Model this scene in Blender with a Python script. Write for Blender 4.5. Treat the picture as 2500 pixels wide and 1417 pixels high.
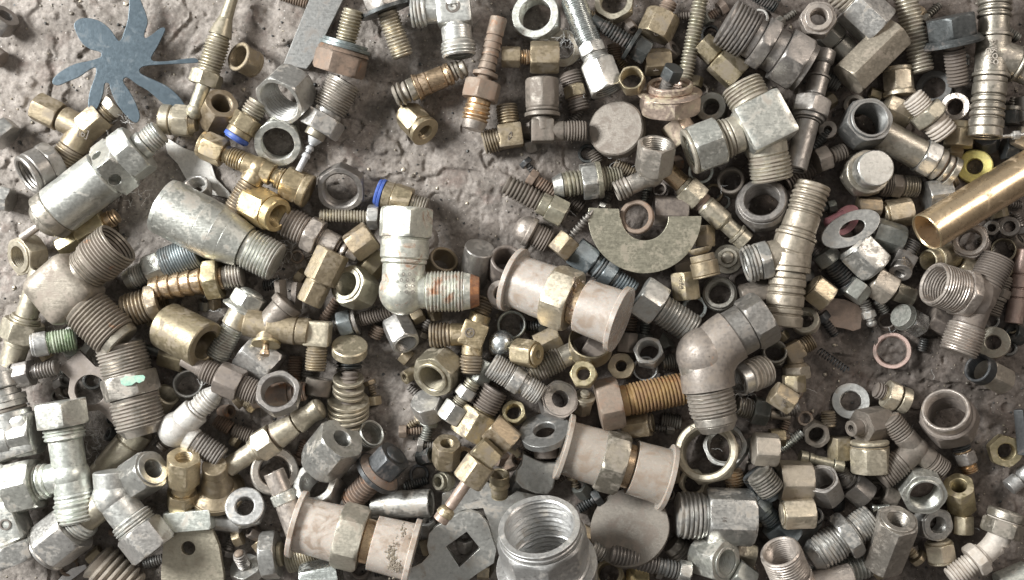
import bpy, math, random, re
import numpy as np
from mathutils import Vector, Matrix
R = math.radians
scene = bpy.context.scene
for o in list(bpy.data.objects): bpy.data.objects.remove(o)

# ------------------------------------------------------------------ camera, light, exposure
S = 0.0003            # metres of ground per photograph pixel
CAMH = 2600.0         # camera height in those pixels (0.78 m)
cam = bpy.data.objects.new('camera', bpy.data.cameras.new('camera'))
scene.collection.objects.link(cam); scene.camera = cam
cam.location = (0, 0, CAMH * S); cam.rotation_euler = (0, 0, 0)
cam.data.sensor_fit = 'HORIZONTAL'
cam.data.angle = 2 * math.atan(1250.0 / CAMH)
cam.data.clip_start = 0.01; cam.data.clip_end = 20

def lamp(name, loc, aim, sx, sy, power, col):
    l = bpy.data.lights.new(name, 'AREA'); l.shape = 'RECTANGLE'; l.size = sx; l.size_y = sy
    l.energy = power; l.color = col
    o = bpy.data.objects.new(name, l); scene.collection.objects.link(o)
    o.location = loc
    o.rotation_euler = (Vector(aim) - Vector(loc)).to_track_quat('-Z', 'Y').to_euler()
    return o
lamp('window_light', (-1.15, 0.42, 0.88), (-0.10, -0.02, 0), 0.50, 0.44, 51, (0.98, 0.99, 0.97))
lamp('room_light', (1.15, 0.75, 1.15), (0.15, 0, 0), 0.5, 0.5, 10, (1.0, 0.90, 0.80))

world = bpy.data.worlds.new('World'); scene.world = world; world.use_nodes = True
wn = world.node_tree; wn.nodes.clear()
wo = wn.nodes.new('ShaderNodeOutputWorld'); bg = wn.nodes.new('ShaderNodeBackground')
tc = wn.nodes.new('ShaderNodeTexCoord'); dp = wn.nodes.new('ShaderNodeVectorMath'); dp.operation = 'DOT_PRODUCT'
dp.inputs[1].default_value = Vector((-0.62, 0.35, 0.45)).normalized()
cr = wn.nodes.new('ShaderNodeValToRGB')
e = cr.color_ramp.elements
e[0].position = 0.0; e[0].color = (0.10, 0.083, 0.070, 1)
e[1].position = 1.0; e[1].color = (0.98, 0.99, 0.96, 1)
e2 = cr.color_ramp.elements.new(0.45); e2.color = (0.32, 0.29, 0.262, 1)
mp = wn.nodes.new('ShaderNodeMapRange'); mp.inputs[1].default_value = -1; mp.inputs[2].default_value = 1
wn.links.new(tc.outputs['Generated'], dp.inputs[0]); wn.links.new(dp.outputs['Value'], mp.inputs[0])
wn.links.new(mp.outputs[0], cr.inputs[0]); wn.links.new(cr.outputs[0], bg.inputs[0])
bg.inputs[1].default_value = 0.50; wn.links.new(bg.outputs[0], wo.inputs[0])
scene.view_settings.view_transform = 'Standard'; scene.view_settings.look = 'None'
scene.view_settings.exposure = 0.0; scene.view_settings.gamma = 1.0

# ------------------------------------------------------------------ materials
def nd(nt, t, **kw):
    n = nt.nodes.new(t)
    for k, v in kw.items():
        if k.startswith('i'): n.inputs[int(k[1:])].default_value = v
        else: setattr(n, k, v)
    return n
def c4(c): return (c[0], c[1], c[2], 1)
def mixc(nt, f, a, b):
    m = nt.nodes.new('ShaderNodeMix'); m.data_type = 'RGBA'
    for sock, v in ((m.inputs[0], f), (m.inputs[6], a), (m.inputs[7], b)):
        if hasattr(v, 'default_value') or hasattr(v, 'is_linked'): nt.links.new(v, sock)
        else: sock.default_value = v if not isinstance(v, tuple) else c4(v)
    return m.outputs[2]
def ramp(nt, v, a, b, ca=0.0, cb=1.0):
    m = nt.nodes.new('ShaderNodeMapRange'); m.inputs[1].default_value = a; m.inputs[2].default_value = b
    m.inputs[3].default_value = ca; m.inputs[4].default_value = cb; nt.links.new(v, m.inputs[0]); return m.outputs[0]
def noise(nt, vec, scale, detail=4, rough=0.6, off=(0, 0, 0), dist=0.0):
    mpn = nt.nodes.new('ShaderNodeMapping'); mpn.inputs[1].default_value = off
    nt.links.new(vec, mpn.inputs[0])
    n = nt.nodes.new('ShaderNodeTexNoise'); n.inputs['Scale'].default_value = scale
    n.inputs['Detail'].default_value = detail; n.inputs['Roughness'].default_value = rough
    n.inputs['Distortion'].default_value = dist
    nt.links.new(mpn.outputs[0], n.inputs['Vector']); return n.outputs[0]

# key: base colour, metallic, roughness, dust colour, dust amount 0..1, rust amount 0..1
DUST = (0.30, 0.25, 0.21)
MATS = {
 'cast': ((0.30, 0.262, 0.225), .45, .38, (0.235, 0.196, 0.162), .58, .14),
 'tube': ((0.66, 0.52, 0.36), .92, .30, (0.38, 0.29, 0.20), .30, .0),
 'zinc': ((0.54, 0.545, 0.505), .85, .35, (0.32, 0.285, 0.245), .44, .05),
 'zincw': ((0.64, 0.655, 0.62), .82, .36, (0.42, 0.385, 0.34), .36, .04),
 'bright': ((0.74, 0.77, 0.77), .95, .24, (0.42, 0.39, 0.35), .22, .0),
 'steel': ((0.315, 0.300, 0.278), .80, .38, (0.19, 0.168, 0.148), .44, .04),
 'grey': ((0.27, 0.268, 0.255), .70, .42, (0.18, 0.163, 0.148), .42, .03),
 'dark': ((0.075, 0.078, 0.08), .60, .40, (0.13, 0.11, 0.10), .40, .03),
 'blue': ((0.25, 0.285, 0.30), .65, .40, (0.22, 0.21, 0.20), .32, .0),
 'brown': ((0.185, 0.160, 0.137), .42, .48, (0.185, 0.154, 0.130), .60, .06),
 'beige': ((0.43, 0.388, 0.338), .80, .36, (0.285, 0.247, 0.212), .46, .08),
 'olive': ((0.43, 0.40, 0.315), .78, .40, (0.275, 0.240, 0.190), .45, .04),
 'brass': ((0.50, 0.415, 0.275), .86, .36, (0.30, 0.25, 0.185), .42, .0),
 'brassd': ((0.335, 0.275, 0.190), .75, .43, (0.215, 0.180, 0.140), .55, .03),
 'brassp': ((0.58, 0.505, 0.38), .78, .38, (0.40, 0.335, 0.26), .42, .0),
 'gold': ((0.62, 0.50, 0.28), .86, .34, (0.44, 0.36, 0.22), .15, .0),
 'bronze': ((0.54, 0.40, 0.265), .88, .31, (0.30, 0.228, 0.170), .40, .0),
 'copper': ((0.40, 0.295, 0.250), .60, .42, (0.31, 0.245, 0.21), .50, .0),
 'rusty': ((0.24, 0.185, 0.15), .45, .58, (0.25, 0.175, 0.13), .55, .35),
 'rust': ((0.20, 0.10, 0.060), .05, .85, (0.27, 0.155, 0.09), .55, .75),
 'yrust': ((0.34, 0.225, 0.11), .50, .46, (0.24, 0.14, 0.075), .55, .35),
 'swivel': ((0.68, 0.67, 0.62), .75, .40, (0.50, 0.42, 0.36), .35, .42),
 'pinkz':  ((0.60, 0.47, 0.38), .80, .36, (0.45, 0.40, 0.28), .50, .10),
 'yellow': ((0.64, 0.56, 0.20), .55, .40, (0.46, 0.40, 0.22), .35, .0),
 'tape':   ((0.66, 0.60, 0.52), .20, .60, (0.42, 0.36, 0.30), .40, .05),
 'pale': ((0.43, 0.39, 0.33), .68, .42, (0.29, 0.245, 0.20), .48, .04),
 'alu':    ((0.56, 0.55, 0.54), .55, .50, (0.42, 0.39, 0.36), .35, .0),
 'star': ((0.058, 0.078, 0.092), .50, .33, (0.088, 0.10, 0.108), .35, .0),
 'green': ((0.36, 0.44, 0.29), .60, .30, (0.46, 0.50, 0.40), .45, .0),
 'bluepl': ((0.06, 0.115, 0.42), .0, .42, (0.16, 0.18, 0.30), .32, .0),
 'pinkpl': ((0.36, 0.16, 0.18), .0, .50, (0.32, 0.22, 0.20), .35, .0),
 'rubber': ((0.12, 0.12, 0.12), .0, .55, (0.28, 0.27, 0.26), .45, .0),
 'cream':  ((0.62, 0.55, 0.46), .0, .70, (0.35, 0.28, 0.22), .40, .0),
 'mint': ((0.28, 0.50, 0.40), .0, .60, (0.42, 0.42, 0.36), .60, .0),
 'whitepl':((0.80, 0.80, 0.78), .0, .50, (0.60, 0.56, 0.52), .20, .0),
 'mark':   ((0.16, 0.14, 0.12), .2, .70, (0.20, 0.17, 0.15), .40, .0),
 'plastic': ((0.44, 0.388, 0.352), .10, .22, (0.30, 0.235, 0.185), .60, .0),
}
_mc = {}
def mat(key, var=0, dirty=False):
    if key == 'mark' or key == 'mint': var = 0
    k = (key, var, dirty)
    if k in _mc: return _mc[k]
    base, met, rough, dust, da, ra = MATS[key]
    if dirty: da = min(.85, da + .2); rough += .03; dust = tuple(q * .84 for q in dust)
    rr = random.Random(hash(key) % 1 + var * 7.1 + len(key) * 3.3 + sum(map(ord, key)))
    j = 1 + (var - 1.5) * 0.14 if var else 0.93
    tint = (1 + rr.uniform(-.035, .035), 1, 1 + rr.uniform(-.05, .05))
    base = tuple(min(.95, b * j * t) for b, t in zip(base, tint))
    m = bpy.data.materials.new(key + '_surface'); m.use_nodes = True
    nt = m.node_tree; bs = nt.nodes['Principled BSDF']
    geo = nt.nodes.new('ShaderNodeNewGeometry'); P = geo.outputs['Position']
    off = (rr.uniform(0, 9), rr.uniform(0, 9), rr.uniform(0, 9))
    n1 = noise(nt, P, 95, 5, .62, off, .6)
    n2 = noise(nt, P, 420, 4, .7, off)
    n3 = noise(nt, P, 1500, 2, .6, off)
    mott = ramp(nt, n2, .3, .72, *((.94, 1.04) if key in ('plastic', 'star', 'tube') else (.72, 1.08)))
    vm = nt.nodes.new('ShaderNodeVectorMath'); vm.operation = 'SCALE'; vm.inputs[0].default_value = base
    nt.links.new(mott, vm.inputs['Scale'])
    ad = nd(nt, 'ShaderNodeMath', operation='ADD'); nt.links.new(n1, ad.inputs[0])
    ml = nd(nt, 'ShaderNodeMath', operation='MULTIPLY_ADD', i1=.02 if key in ('plastic', 'star', 'tube') else .35, i2=.165 if key in ('plastic', 'star', 'tube') else 0); nt.links.new(n2, ml.inputs[0]); nt.links.new(ml.outputs[0], ad.inputs[1])
    dm = ramp(nt, ad.outputs[0], .86 - .36 * da, .98 - .30 * da, .0, .88)
    # handled edges are rubbed clean of dust
    bv = nt.nodes.new('ShaderNodeBevel'); bv.samples = 3; bv.inputs['Radius'].default_value = .00055
    dt = nt.nodes.new('ShaderNodeVectorMath'); dt.operation = 'DOT_PRODUCT'
    nt.links.new(bv.outputs[0], dt.inputs[0]); nt.links.new(geo.outputs['Normal'], dt.inputs[1])
    edge = ramp(nt, dt.outputs['Value'], .995, .93, 0, 1)
    ed = ramp(nt, edge, 0, 1, 1, .4 if not dirty else .9)
    dmm = nd(nt, 'ShaderNodeMath', operation='MULTIPLY'); nt.links.new(dm, dmm.inputs[0]); nt.links.new(ed, dmm.inputs[1])
    dmask = dmm.outputs[0]
    col = mixc(nt, dmask, vm.outputs[0], dust)
    rmask = None
    if ra > 0:
        nr = noise(nt, P, 70, 6, .7, (off[1], off[2], off[0]), .9)
        rm = ramp(nt, nr, .70 - .36 * ra, .78 - .30 * ra, 0, .85)
        rc = mixc(nt, ramp(nt, n2, .35, .65), (0.20, 0.085, 0.04), (0.42, 0.19, 0.08))
        if key in ('brown', 'steel', 'beige', 'pale', 'zinc', 'zincw', 'grey', 'olive', 'dark', 'pinkz'):
            rc = mixc(nt, ramp(nt, n2, .35, .65), (0.24, 0.14, 0.10), (0.36, 0.24, 0.17))
        col = mixc(nt, rm, col, rc); rmask = rm
    if not dirty: col = mixc(nt, ramp(nt, edge, 0, 1, 0, .5), col, tuple(min(.9, q * 1.4 + .03) for q in base))
    nt.links.new(col, bs.inputs['Base Color'])
    mm = nd(nt, 'ShaderNodeMath', operation='MULTIPLY_ADD', i1=-met * .85, i2=met); nt.links.new(dmask, mm.inputs[0])
    mo = mm.outputs[0]
    if rmask is not None:
        m2 = nd(nt, 'ShaderNodeMath', operation='MULTIPLY'); nt.links.new(mo, m2.inputs[0])
        nt.links.new(ramp(nt, rmask, 0, 1, 1, .1), m2.inputs[1]); mo = m2.outputs[0]
    nt.links.new(mo, bs.inputs['Metallic'])
    r1 = nd(nt, 'ShaderNodeMath', operation='MULTIPLY_ADD', i1=.30, i2=rough); nt.links.new(dmask, r1.inputs[0])
    r2 = nd(nt, 'ShaderNodeMath', operation='ADD'); nt.links.new(r1.outputs[0], r2.inputs[0]); nt.links.new(ramp(nt, n2, .3, .7, -.05, .08), r2.inputs[1])
    nt.links.new(r2.outputs[0], bs.inputs['Roughness'])
    bp = nt.nodes.new('ShaderNodeBump'); bp.inputs['Strength'].default_value = .06 if key == 'tube' else (.14 if met > .84 else .3); bp.inputs['Distance'].default_value = .0003
    hb = nd(nt, 'ShaderNodeMath', operation='MULTIPLY_ADD', i1=.5); nt.links.new(n3, hb.inputs[0]); nt.links.new(n2, hb.inputs[2])
    nt.links.new(hb.outputs[0], bp.inputs['Height'])
    if not dirty and key not in ('plastic', 'star', 'tube'):     # fine rubbed scratches
        m3 = nt.nodes.new('ShaderNodeMapping'); m3.inputs[2].default_value = (.2, .3, rr.uniform(0, 3)); m3.inputs[3].default_value = (.06, 1, 1)
        nt.links.new(P, m3.inputs[0]); ns = noise(nt, m3.outputs[0], 1300, 3, .6, off)
        h2 = nd(nt, 'ShaderNodeMath', operation='MULTIPLY_ADD', i1=.7); nt.links.new(ns, h2.inputs[0]); nt.links.new(hb.outputs[0], h2.inputs[2]); nt.links.new(h2.outputs[0], bp.inputs['Height'])
        r3 = nd(nt, 'ShaderNodeMath', operation='ADD'); nt.links.new(r2.outputs[0], r3.inputs[0]); nt.links.new(ramp(nt, ns, .35, .65, -.06, .08), r3.inputs[1]); nt.links.new(r3.outputs[0], bs.inputs['Roughness'])
    if not dirty: nt.links.new(bv.outputs[0], bp.inputs['Normal'])
    nt.links.new(bp.outputs[0], bs.inputs['Normal'])
    if key in ('plastic',):
        bs.inputs['Subsurface Weight'].default_value = .5; bs.inputs['Subsurface Radius'].default_value = (.006, .004, .003)
        bs.inputs['Subsurface Scale'].default_value = .5
    _mc[k] = m; return m

# ------------------------------------------------------------------ mesh making
def link_mesh(name, V, F, material, parent=None, base=(0, 0, 0), smooth=True, ang=30):
    me = bpy.data.meshes.new(name)
    V = np.asarray(V, dtype=np.float64) * S
    b = np.asarray(base, dtype=np.float64) * S
    V = V - b
    F = np.asarray(F, dtype=np.int32)
    me.vertices.add(len(V)); me.vertices.foreach_set('co', V.ravel())
    me.loops.add(F.size); me.loops.foreach_set('vertex_index', F.ravel())
    me.polygons.add(len(F)); me.polygons.foreach_set('loop_start', np.arange(len(F), dtype=np.int32) * F.shape[1])
    me.update(calc_edges=True); me.validate()
    me.polygons.foreach_set('use_smooth', [smooth] * len(me.polygons))
    if smooth: me.set_sharp_from_angle(angle=R(ang))
    me.materials.append(material)
    o = bpy.data.objects.new(name, me); scene.collection.objects.link(o)
    if parent is not None: o.parent = parent
    else: o.location = b
    return o

def parse(s):
    out = []
    for t in s.split():
        m = re.match(r'^([A-Z])([\d.]+):([\d.]+)(?:>([\d.]+))?(?:/([\d.]+))?(?:@(\w+))?(?:=(\w+))?$', t)
        if not m: raise ValueError('bad segment ' + t)
        k, L, r, r1, p, mt, nm = m.groups()
        out.append(dict(k=k, L=float(L), r=float(r), r1=float(r1) if r1 else float(r), p=float(p) if p else None, m=mt, n=nm))
    return out
PARTN = {'T': 'thread', 'H': 'hex_collar', 'C': 'barrel', 'K': 'cone', 'B': 'hose_barb', 'D': 'dome', 'U': 'dome', 'F': 'flange', 'S': 'knurled_grip', 'Q': 'square_collar', 'O': 'hex_collar'}

def rings_of(sg, big):
    """outer rings of one segment: (s, r, sides, capradius, tilt, alt)"""
    k, L, r, r1 = sg['k'], sg['L'], sg['r'], sg['r1']
    if k in 'C':
        c = min(.05 * r + .4, L * .3)
        g = [(0, r - c, 0), (c, r, 0), (L - c, r1, 0), (L, r1 - c, 0)]
        n = int(L / 25)
        if n: g = g[:2] + [(c + (L - 2 * c) * i / (n + 1), r + (r1 - r) * i / (n + 1), 0) for i in range(1, n + 1)] + g[2:]
        return [(s, q, 0, q, 0, 0) for s, q, _ in g]
    if k == 'F':
        c = min(L * .3, .8); return [(0, r - c, 0, r, 0, 0), (c, r, 0, r, 0, 0), (L - c, r1, 0, r, 0, 0), (L, r1 - c, 0, r, 0, 0)]
    if k == 'K': return [(L * t, r + (r1 - r) * t, 0, r, 0, 0) for t in (0, .33, .66, 1)]
    if k == 'S':
        c = min(.06 * r, L * .2)
        return [(0, r - c, 0, r, 0, 0), (c, r, 0, r, 0, 1), (L * .35, r, 0, r, 0, 2), (L * .65, r, 0, r, 0, 1), (L - c, r, 0, r, 0, 2), (L, r - c, 0, r, 0, 0)]
    if k in 'DU':
        g = [(L * (1 - math.cos(a)), max(.3, r * math.sin(a) ** .8), 0, r, 0, 0) for a in np.linspace(0.02, math.pi / 2, 9)]
        if k == 'U': g = [(L - s, q, a, b, c, d) for s, q, a, b, c, d in reversed(g)]
        return g
    if k in 'HQO':
        n = {'H': 6, 'Q': 4, 'O': 8}[k]; ap = math.cos(math.pi / n)
        c = min(.11 * r, L * .25); lo = r * (ap + .05 * (n == 6) + .12 * (n == 4)); hi = r * .985
        g = [(0, r, n, lo * .985, 0, 0), (c * .45, r, n, (lo + hi) / 2, 0, 0), (c, r, n, hi, 0, 0)]
        m = max(1, int(L / 30))
        g += [(c + (L - 2 * c) * i / m, r, n, hi, 0, 0) for i in range(1, m)]
        g += [(L - c, r, n, hi, 0, 0), (L - c * .45, r, n, (lo + hi) / 2, 0, 0), (L, r, n, lo * .985, 0, 0)]
        return g
    if k == 'T':
        p = max(6.4, 1.28 * (sg['p'] or min(8.0, max(4.6, .17 * r)))); d = p * .56
        n = max(2, int(round(L / p))); p = L / n; g = []
        for i in range(n):
            q = r + (r1 - r) * (i + .5) / n
            if i == 0 : q -= d * .4
            if i == n - 1: q -= d * .3
            s = i * p; tl = p * .25 if 0 < i < n - 1 else 0
            g += [(s, q - d, 0, q, 0 if i == 0 else p * .25, 0), (s + .34 * p, q, 0, q, tl, 0), (s + .58 * p, q, 0, q, tl, 0)]
        g.append((L, r1 - d, 0, r, 0, 0)); return g
    if k == 'B':
        n = max(2, int(round(L / (sg['p'] or .75 * r)))); p = L / n; g = []
        for i in range(n):
            g += [(i * p, r * .86, 0, r, 0, 0), (i * p + .85 * p, r, 0, r, 0, 0), (i * p + .93 * p, r * .98, 0, r, 0, 0), (i * p + .985 * p, r * .86, 0, r, 0, 0)]
        g.append((L, r * .86, 0, r, 0, 0)); return g
    raise ValueError(k)

def frame(a):
    a = a / np.linalg.norm(a); Z = np.array([0, 0, 1.0])
    if abs(a[2]) > .9995: u = np.array([0, 1.0, 0])
    else:
        u = Z - a[2] * a; u /= np.linalg.norm(u)
    return a, u, np.cross(a, u)

def seg_mesh(p0, a, u, v, s0, sg, inner, roll, seed):
    g = rings_of(sg, 0); L = sg['L']
    # inner : list of (s_abs, r) describing the bore of this segment, ordered from s1 back to s0, or empty
    n = 72 if sg['k'] == 'S' else (48 if sg['r'] > 26 else (36 if sg['r'] > 12 else 24))
    th = np.arange(n) * 2 * math.pi / n
    rows = []
    rmin = min(sg['r'], sg['r1'])
    def row(s, r, sides, cap, tilt, alt):
        rad = np.full(n, float(r))
        if sides:
            w = 2 * math.pi / sides
            rad = r * math.cos(math.pi / sides) / np.cos(((th + 1e-9) % w) - w / 2)
            rad = np.minimum(rad, cap)
        if alt:
            rad = rad * (1 + .022 * (((np.arange(n) + alt) % 2) * 2 - 1))
        if r > 2 and not alt:
            rad = rad * (1 + .006 * np.sin(3 * th + seed) * np.sin(s * .13 + seed * 2) + .004 * np.sin(7 * th + seed * 3 + s * .21))
        ss = s0 + s + tilt * np.cos(th)
        t2 = th + roll
        return p0 + ss[:, None] * a + rad[:, None] * (np.cos(t2)[:, None] * u + np.sin(t2)[:, None] * v)
    for q in g: rows.append(row(*q))
    for s, r in inner: rows.append(row(s - s0, r, 0, 0, 0, 0))
    m = len(rows); V = np.concatenate(rows)
    i = np.arange(m)[:, None]; j = np.arange(n)[None, :]; i2 = (i + 1) % m; j2 = (j + 1) % n
    F = np.stack([i * n + j + 0 * i2, i * n + j2 + 0 * i2, i2 * n + j2, i2 * n + j + 0 * i], -1).reshape(-1, 4)
    return V, F

def bore_prof(s0, s1, total, b0, b1):
    """inner rings for segment s0..s1 going from s1 back to s0. b=(r, depth, threaded)"""
    out = []; eps = .05
    def wall(r, sa, sb, thr):      # from sa down to sb
        if thr and abs(sa - sb) > 4:
            p = max(4.6, r * .17); k = max(1, int(abs(sa - sb) / p)); pp = (sb - sa) / k; w = []
            for i in range(k): w += [(sa + i * pp, r), (sa + (i + .5) * pp, r + p * .4)]
            return w + [(sb, r)]
        return [(sa, r), (sb, r)]
    if b1 and total - b1[1] < s1 - .01:
        lo = max(s0, total - b1[1]); r = b1[0]
        if s1 >= total - .01 and s1 - lo > r * .15 and b1[0] > 4: out += [(s1, r * 1.09)] + wall(r, s1 - r * .1, lo, b1[2])
        else: out += wall(r, s1, lo, b1[2])
        if lo > s0 + .01: out += [(lo - .5, r * .9), (lo - .8, eps)]
    else: out += [(s1 - .3 * (s1 < total - .01), eps)]
    if b0 and b0[1] > s0 + .01:
        hi = min(s1, b0[1]); r = b0[0]
        through = hi >= s1 - .01
        if through and b1 and total - b1[1] < s0 + .01: return out   # one bore all along
        if through: out = []                                         # the segment is a tube
        else: out += [(hi + .8, eps), (hi + .5, r * .9)]
        if s0 <= .01 and hi > r * .15 and r > 4: out += wall(r, hi, r * .1, b0[2]) + [(0, r * 1.09)]
        else: out += wall(r, hi, s0, b0[2])
    elif not (b1 and total - b1[1] < s0 + .01): out += [(s0 + .3 * (s0 > 0.01), eps)]
    return out

# ------------------------------------------------------------------ ground height and stacking
GW, GH, CELL = 760, 460, 4.0        # cells of the stacking map, 4 photograph pixels each
def vnoise(x, y, seed):
    rs = np.random.RandomState(seed); T = rs.rand(256, 256)
    xi = np.floor(x).astype(int); yi = np.floor(y).astype(int); fx = x - xi; fy = y - yi
    fx = fx * fx * (3 - 2 * fx); fy = fy * fy * (3 - 2 * fy)
    g = lambda a, b: T[a % 256, b % 256]
    return (g(xi, yi) * (1 - fx) + g(xi + 1, yi) * fx) * (1 - fy) + (g(xi, yi + 1) * (1 - fx) + g(xi + 1, yi + 1) * fx) * fy
def fbm(x, y, seed, octv, gain=.5):
    s = 0; a = 1; t = 0
    for k in range(octv):
        s = s + a * vnoise(x * 2 ** k + 13.7 * k, y * 2 ** k + 7.3 * k, seed + k); t += a; a *= gain
    return s / t
def ground_z(X, Y, fine=True):
    wx = X + 60 * (fbm(X / 170, Y / 170, 51, 3) - .5); wy = Y + 60 * (fbm(X / 170, Y / 170, 61, 3) - .5)
    z = 46 * (fbm(wx / 330, wy / 330, 5, 3) - .5)
    if fine:
        lump = fbm(wx / 75, wy / 75, 17, 5, .52)
        z = z + 13 * (np.abs(lump - .5) * 2) ** .8 - 4
        ter = fbm(wx / 170, wy / 170, 23, 4, .5) * 5; f = ter - np.floor(ter)
        z = z + 7.5 * (np.floor(ter) + np.clip(f * 12, 0, 1)) - 18
        z = z + 2.6 * (fbm(X / 16, Y / 16, 31, 4, .65) - .5) + 1.7 * (fbm(X / 4.2, Y / 4.2, 41, 2, .6) - .5)
        pits = fbm(X / 24, Y / 24, 77, 2); z = z - 6 * np.clip((pits - .70) * 6, 0, 1)
    return z - 12
gx = (np.arange(GW) - GW / 2 + .5) * CELL; gy = (np.arange(GH) - GH / 2 + .5) * CELL
HX, HY = np.meshgrid(gx, gy)
HMAP = ground_z(HX, HY)

def scan(Pts):
    """min and max z per cell for sample points (N,3)"""
    ix = np.clip(((Pts[:, 0]) / CELL + GW / 2).astype(int), 0, GW - 1)
    iy = np.clip(((Pts[:, 1]) / CELL + GH / 2).astype(int), 0, GH - 1)
    k = iy * GW + ix; uq, inv = np.unique(k, return_inverse=True)
    lo = np.full(len(uq), 1e9); hi = np.full(len(uq), -1e9)
    np.minimum.at(lo, inv, Pts[:, 2]); np.maximum.at(hi, inv, Pts[:, 2])
    return uq, lo, hi
def settle(Pts, tol=90, cap=95, force=None, commit=True):
    uq, lo, hi = scan(Pts); H = HMAP.ravel()
    need = H[uq] - lo
    if (hi - lo).max() < 15: tol = 98.5
    lift = np.percentile(need, tol)
    lift = min(lift, np.percentile(H[uq], 10) - lo.min() + cap) if force is None else force - lo.min()
    if commit: H[uq] = np.maximum(H[uq], hi + lift)
    return lift
def settle2(make, zrel, **kw):
    """settle at the parallax factor of the height the thing ends up at"""
    f = .99
    for k in range(3):
        lift = settle(make(f), commit=(k == 2), **kw); f = 1 - (lift + zrel) / CAMH
    return lift
def cyl_pts(p0, p1, rs):
    """surface samples of a stepped cylinder; rs=[(t0,t1,r)...] in axis fractions"""
    p0 = np.asarray(p0, float); p1 = np.asarray(p1, float); a, u, v = frame(p1 - p0); D = np.linalg.norm(p1 - p0); out = []
    for t0, t1, r in rs:
        m = max(2, int((t1 - t0) * D / 3) + 1); n = max(10, int(6.28 * r / 3.2))
        th = np.arange(n) * 2 * math.pi / n; ring = r * (np.cos(th)[:, None] * u + np.sin(th)[:, None] * v)
        ts = np.linspace(t0, t1, m) * D
        out.append((p0 + ts[:, None, None] * a + ring[None]).reshape(-1, 3))
        for f in np.arange(.15, 1, max(.1, 3.2 / max(r, 4))):
            out.append(p0 + t0 * D * a + ring * f); out.append(p0 + t1 * D * a + ring * f)
    return np.concatenate(out)
# ------------------------------------------------------------------ the queue of things; coordinates are read off the photograph in patches
OX = OY = 0.0; K = 1.0
QUEUE = []; LANDMARKS = []
def patch(x, y, k=480 / 1417.0):
    global OX, OY, K
    OX, OY, K = x, y, k
def full(): patch(0, 0, 1.0)
def px(x, y): return np.array([OX + x * K - 1250.0, 708.5 - (OY + y * K)])
def img(p, z): return np.array([p[0] * (1 - z / CAMH), p[1] * (1 - z / CAMH), z])

def snake(s): return re.sub(r'[^a-z]+', '_', s.lower()).strip('_')
def reg(kind, desc, cat, mt, pos, o, lm, **kw):
    d = dict(kind=kind, desc=desc, cat=cat, mat=mt, pos=pos, o=o, lm=lm, K=K, n=len(QUEUE)); d.update(kw)
    if lm: LANDMARKS.append((lm, pos))
    QUEUE.append(d)

def St(desc, cat, mt, x0, y0, x1, y1, segs, L=None, rl=0, b0=None, b1=None, o=1, lm=None, z=None, dz=0, var=None, seg0=None, thr=True, d0=None, d1=None, mark=None):
    """straight thing from (x0,y0) to (x1,y1); L = its true length when its first end points up at the viewer (negative: its second end)"""
    k = K; sg = parse(segs)
    for q in sg:
        for f in ('L', 'r', 'r1'): q[f] *= k
        if q['p']: q['p'] *= k
    A, B = px(x0, y0), px(x1, y1)
    reg('S', desc, cat, mt, (A + B) / 2, o, lm, A=A, B=B, sg=sg, L=L * k if L else None, rl=rl, thr=thr,
        b0=b0 * k if b0 else None, b1=b1 * k if b1 else None, z=z, dz=dz * k, var=var, d0=d0 * k if d0 else None, d1=d1 * k if d1 else None, mark=mark)

def Mt(desc, cat, mt, cx, cy, arms, body, o=1, lm=None, z=None, var=None, bm=None, mark=None):
    """branched thing; arm = (x, y, rise, segs, bore, roll)"""
    k = K; aa = []
    for a in arms:
        sg = parse(a[3])
        for q in sg:
            for f in ('L', 'r', 'r1'): q[f] *= k
            if q['p']: q['p'] *= k
        aa.append(dict(E=px(a[0], a[1]), dz=a[2] * k, sg=sg, bore=(a[4] * k if len(a) > 4 and a[4] else None), rl=a[5] if len(a) > 5 else 0))
    reg('M', desc, cat, mt, px(cx, cy), o, lm, C=px(cx, cy), arms=aa, body=(body[0],) + tuple(b * k for b in body[1:2]) + tuple(body[2:]), z=z, var=var, bm=bm, mark=mark)

def Pt(desc, cat, mt, pts, th, holes=(), o=1, lm=None, z=None, tilt=(0, 0), var=None, sm=False, bev=None, extra=None):
    P = [px(*p) for p in pts]; Hs = [[px(*p) for p in h] for h in holes]
    c = sum(P) / len(P)
    reg('P', desc, cat, mt, c, o, lm, P=P, H=Hs, th=th * K, z=z, tilt=tilt, var=var, sm=sm, bev=bev, extra=extra)

def circ(cx, cy, rx, ry=None, n=40, a0=0, a1=360, rot=0):
    ry = ry or rx; out = []
    m = n if a1 - a0 >= 360 else n + 1
    for i in range(m):
        t = R(a0 + (a1 - a0) * i / n); x, y = rx * math.cos(t), ry * math.sin(t)
        c, s = math.cos(R(rot)), math.sin(R(rot)); out.append((cx + x * c - y * s, cy + x * s + y * c))
    return out

def empty(name, loc):
    o = bpy.data.objects.new(name, None); scene.collection.objects.link(o); o.location = Vector(loc) * S
    o.empty_display_size = .005; return o

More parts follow.
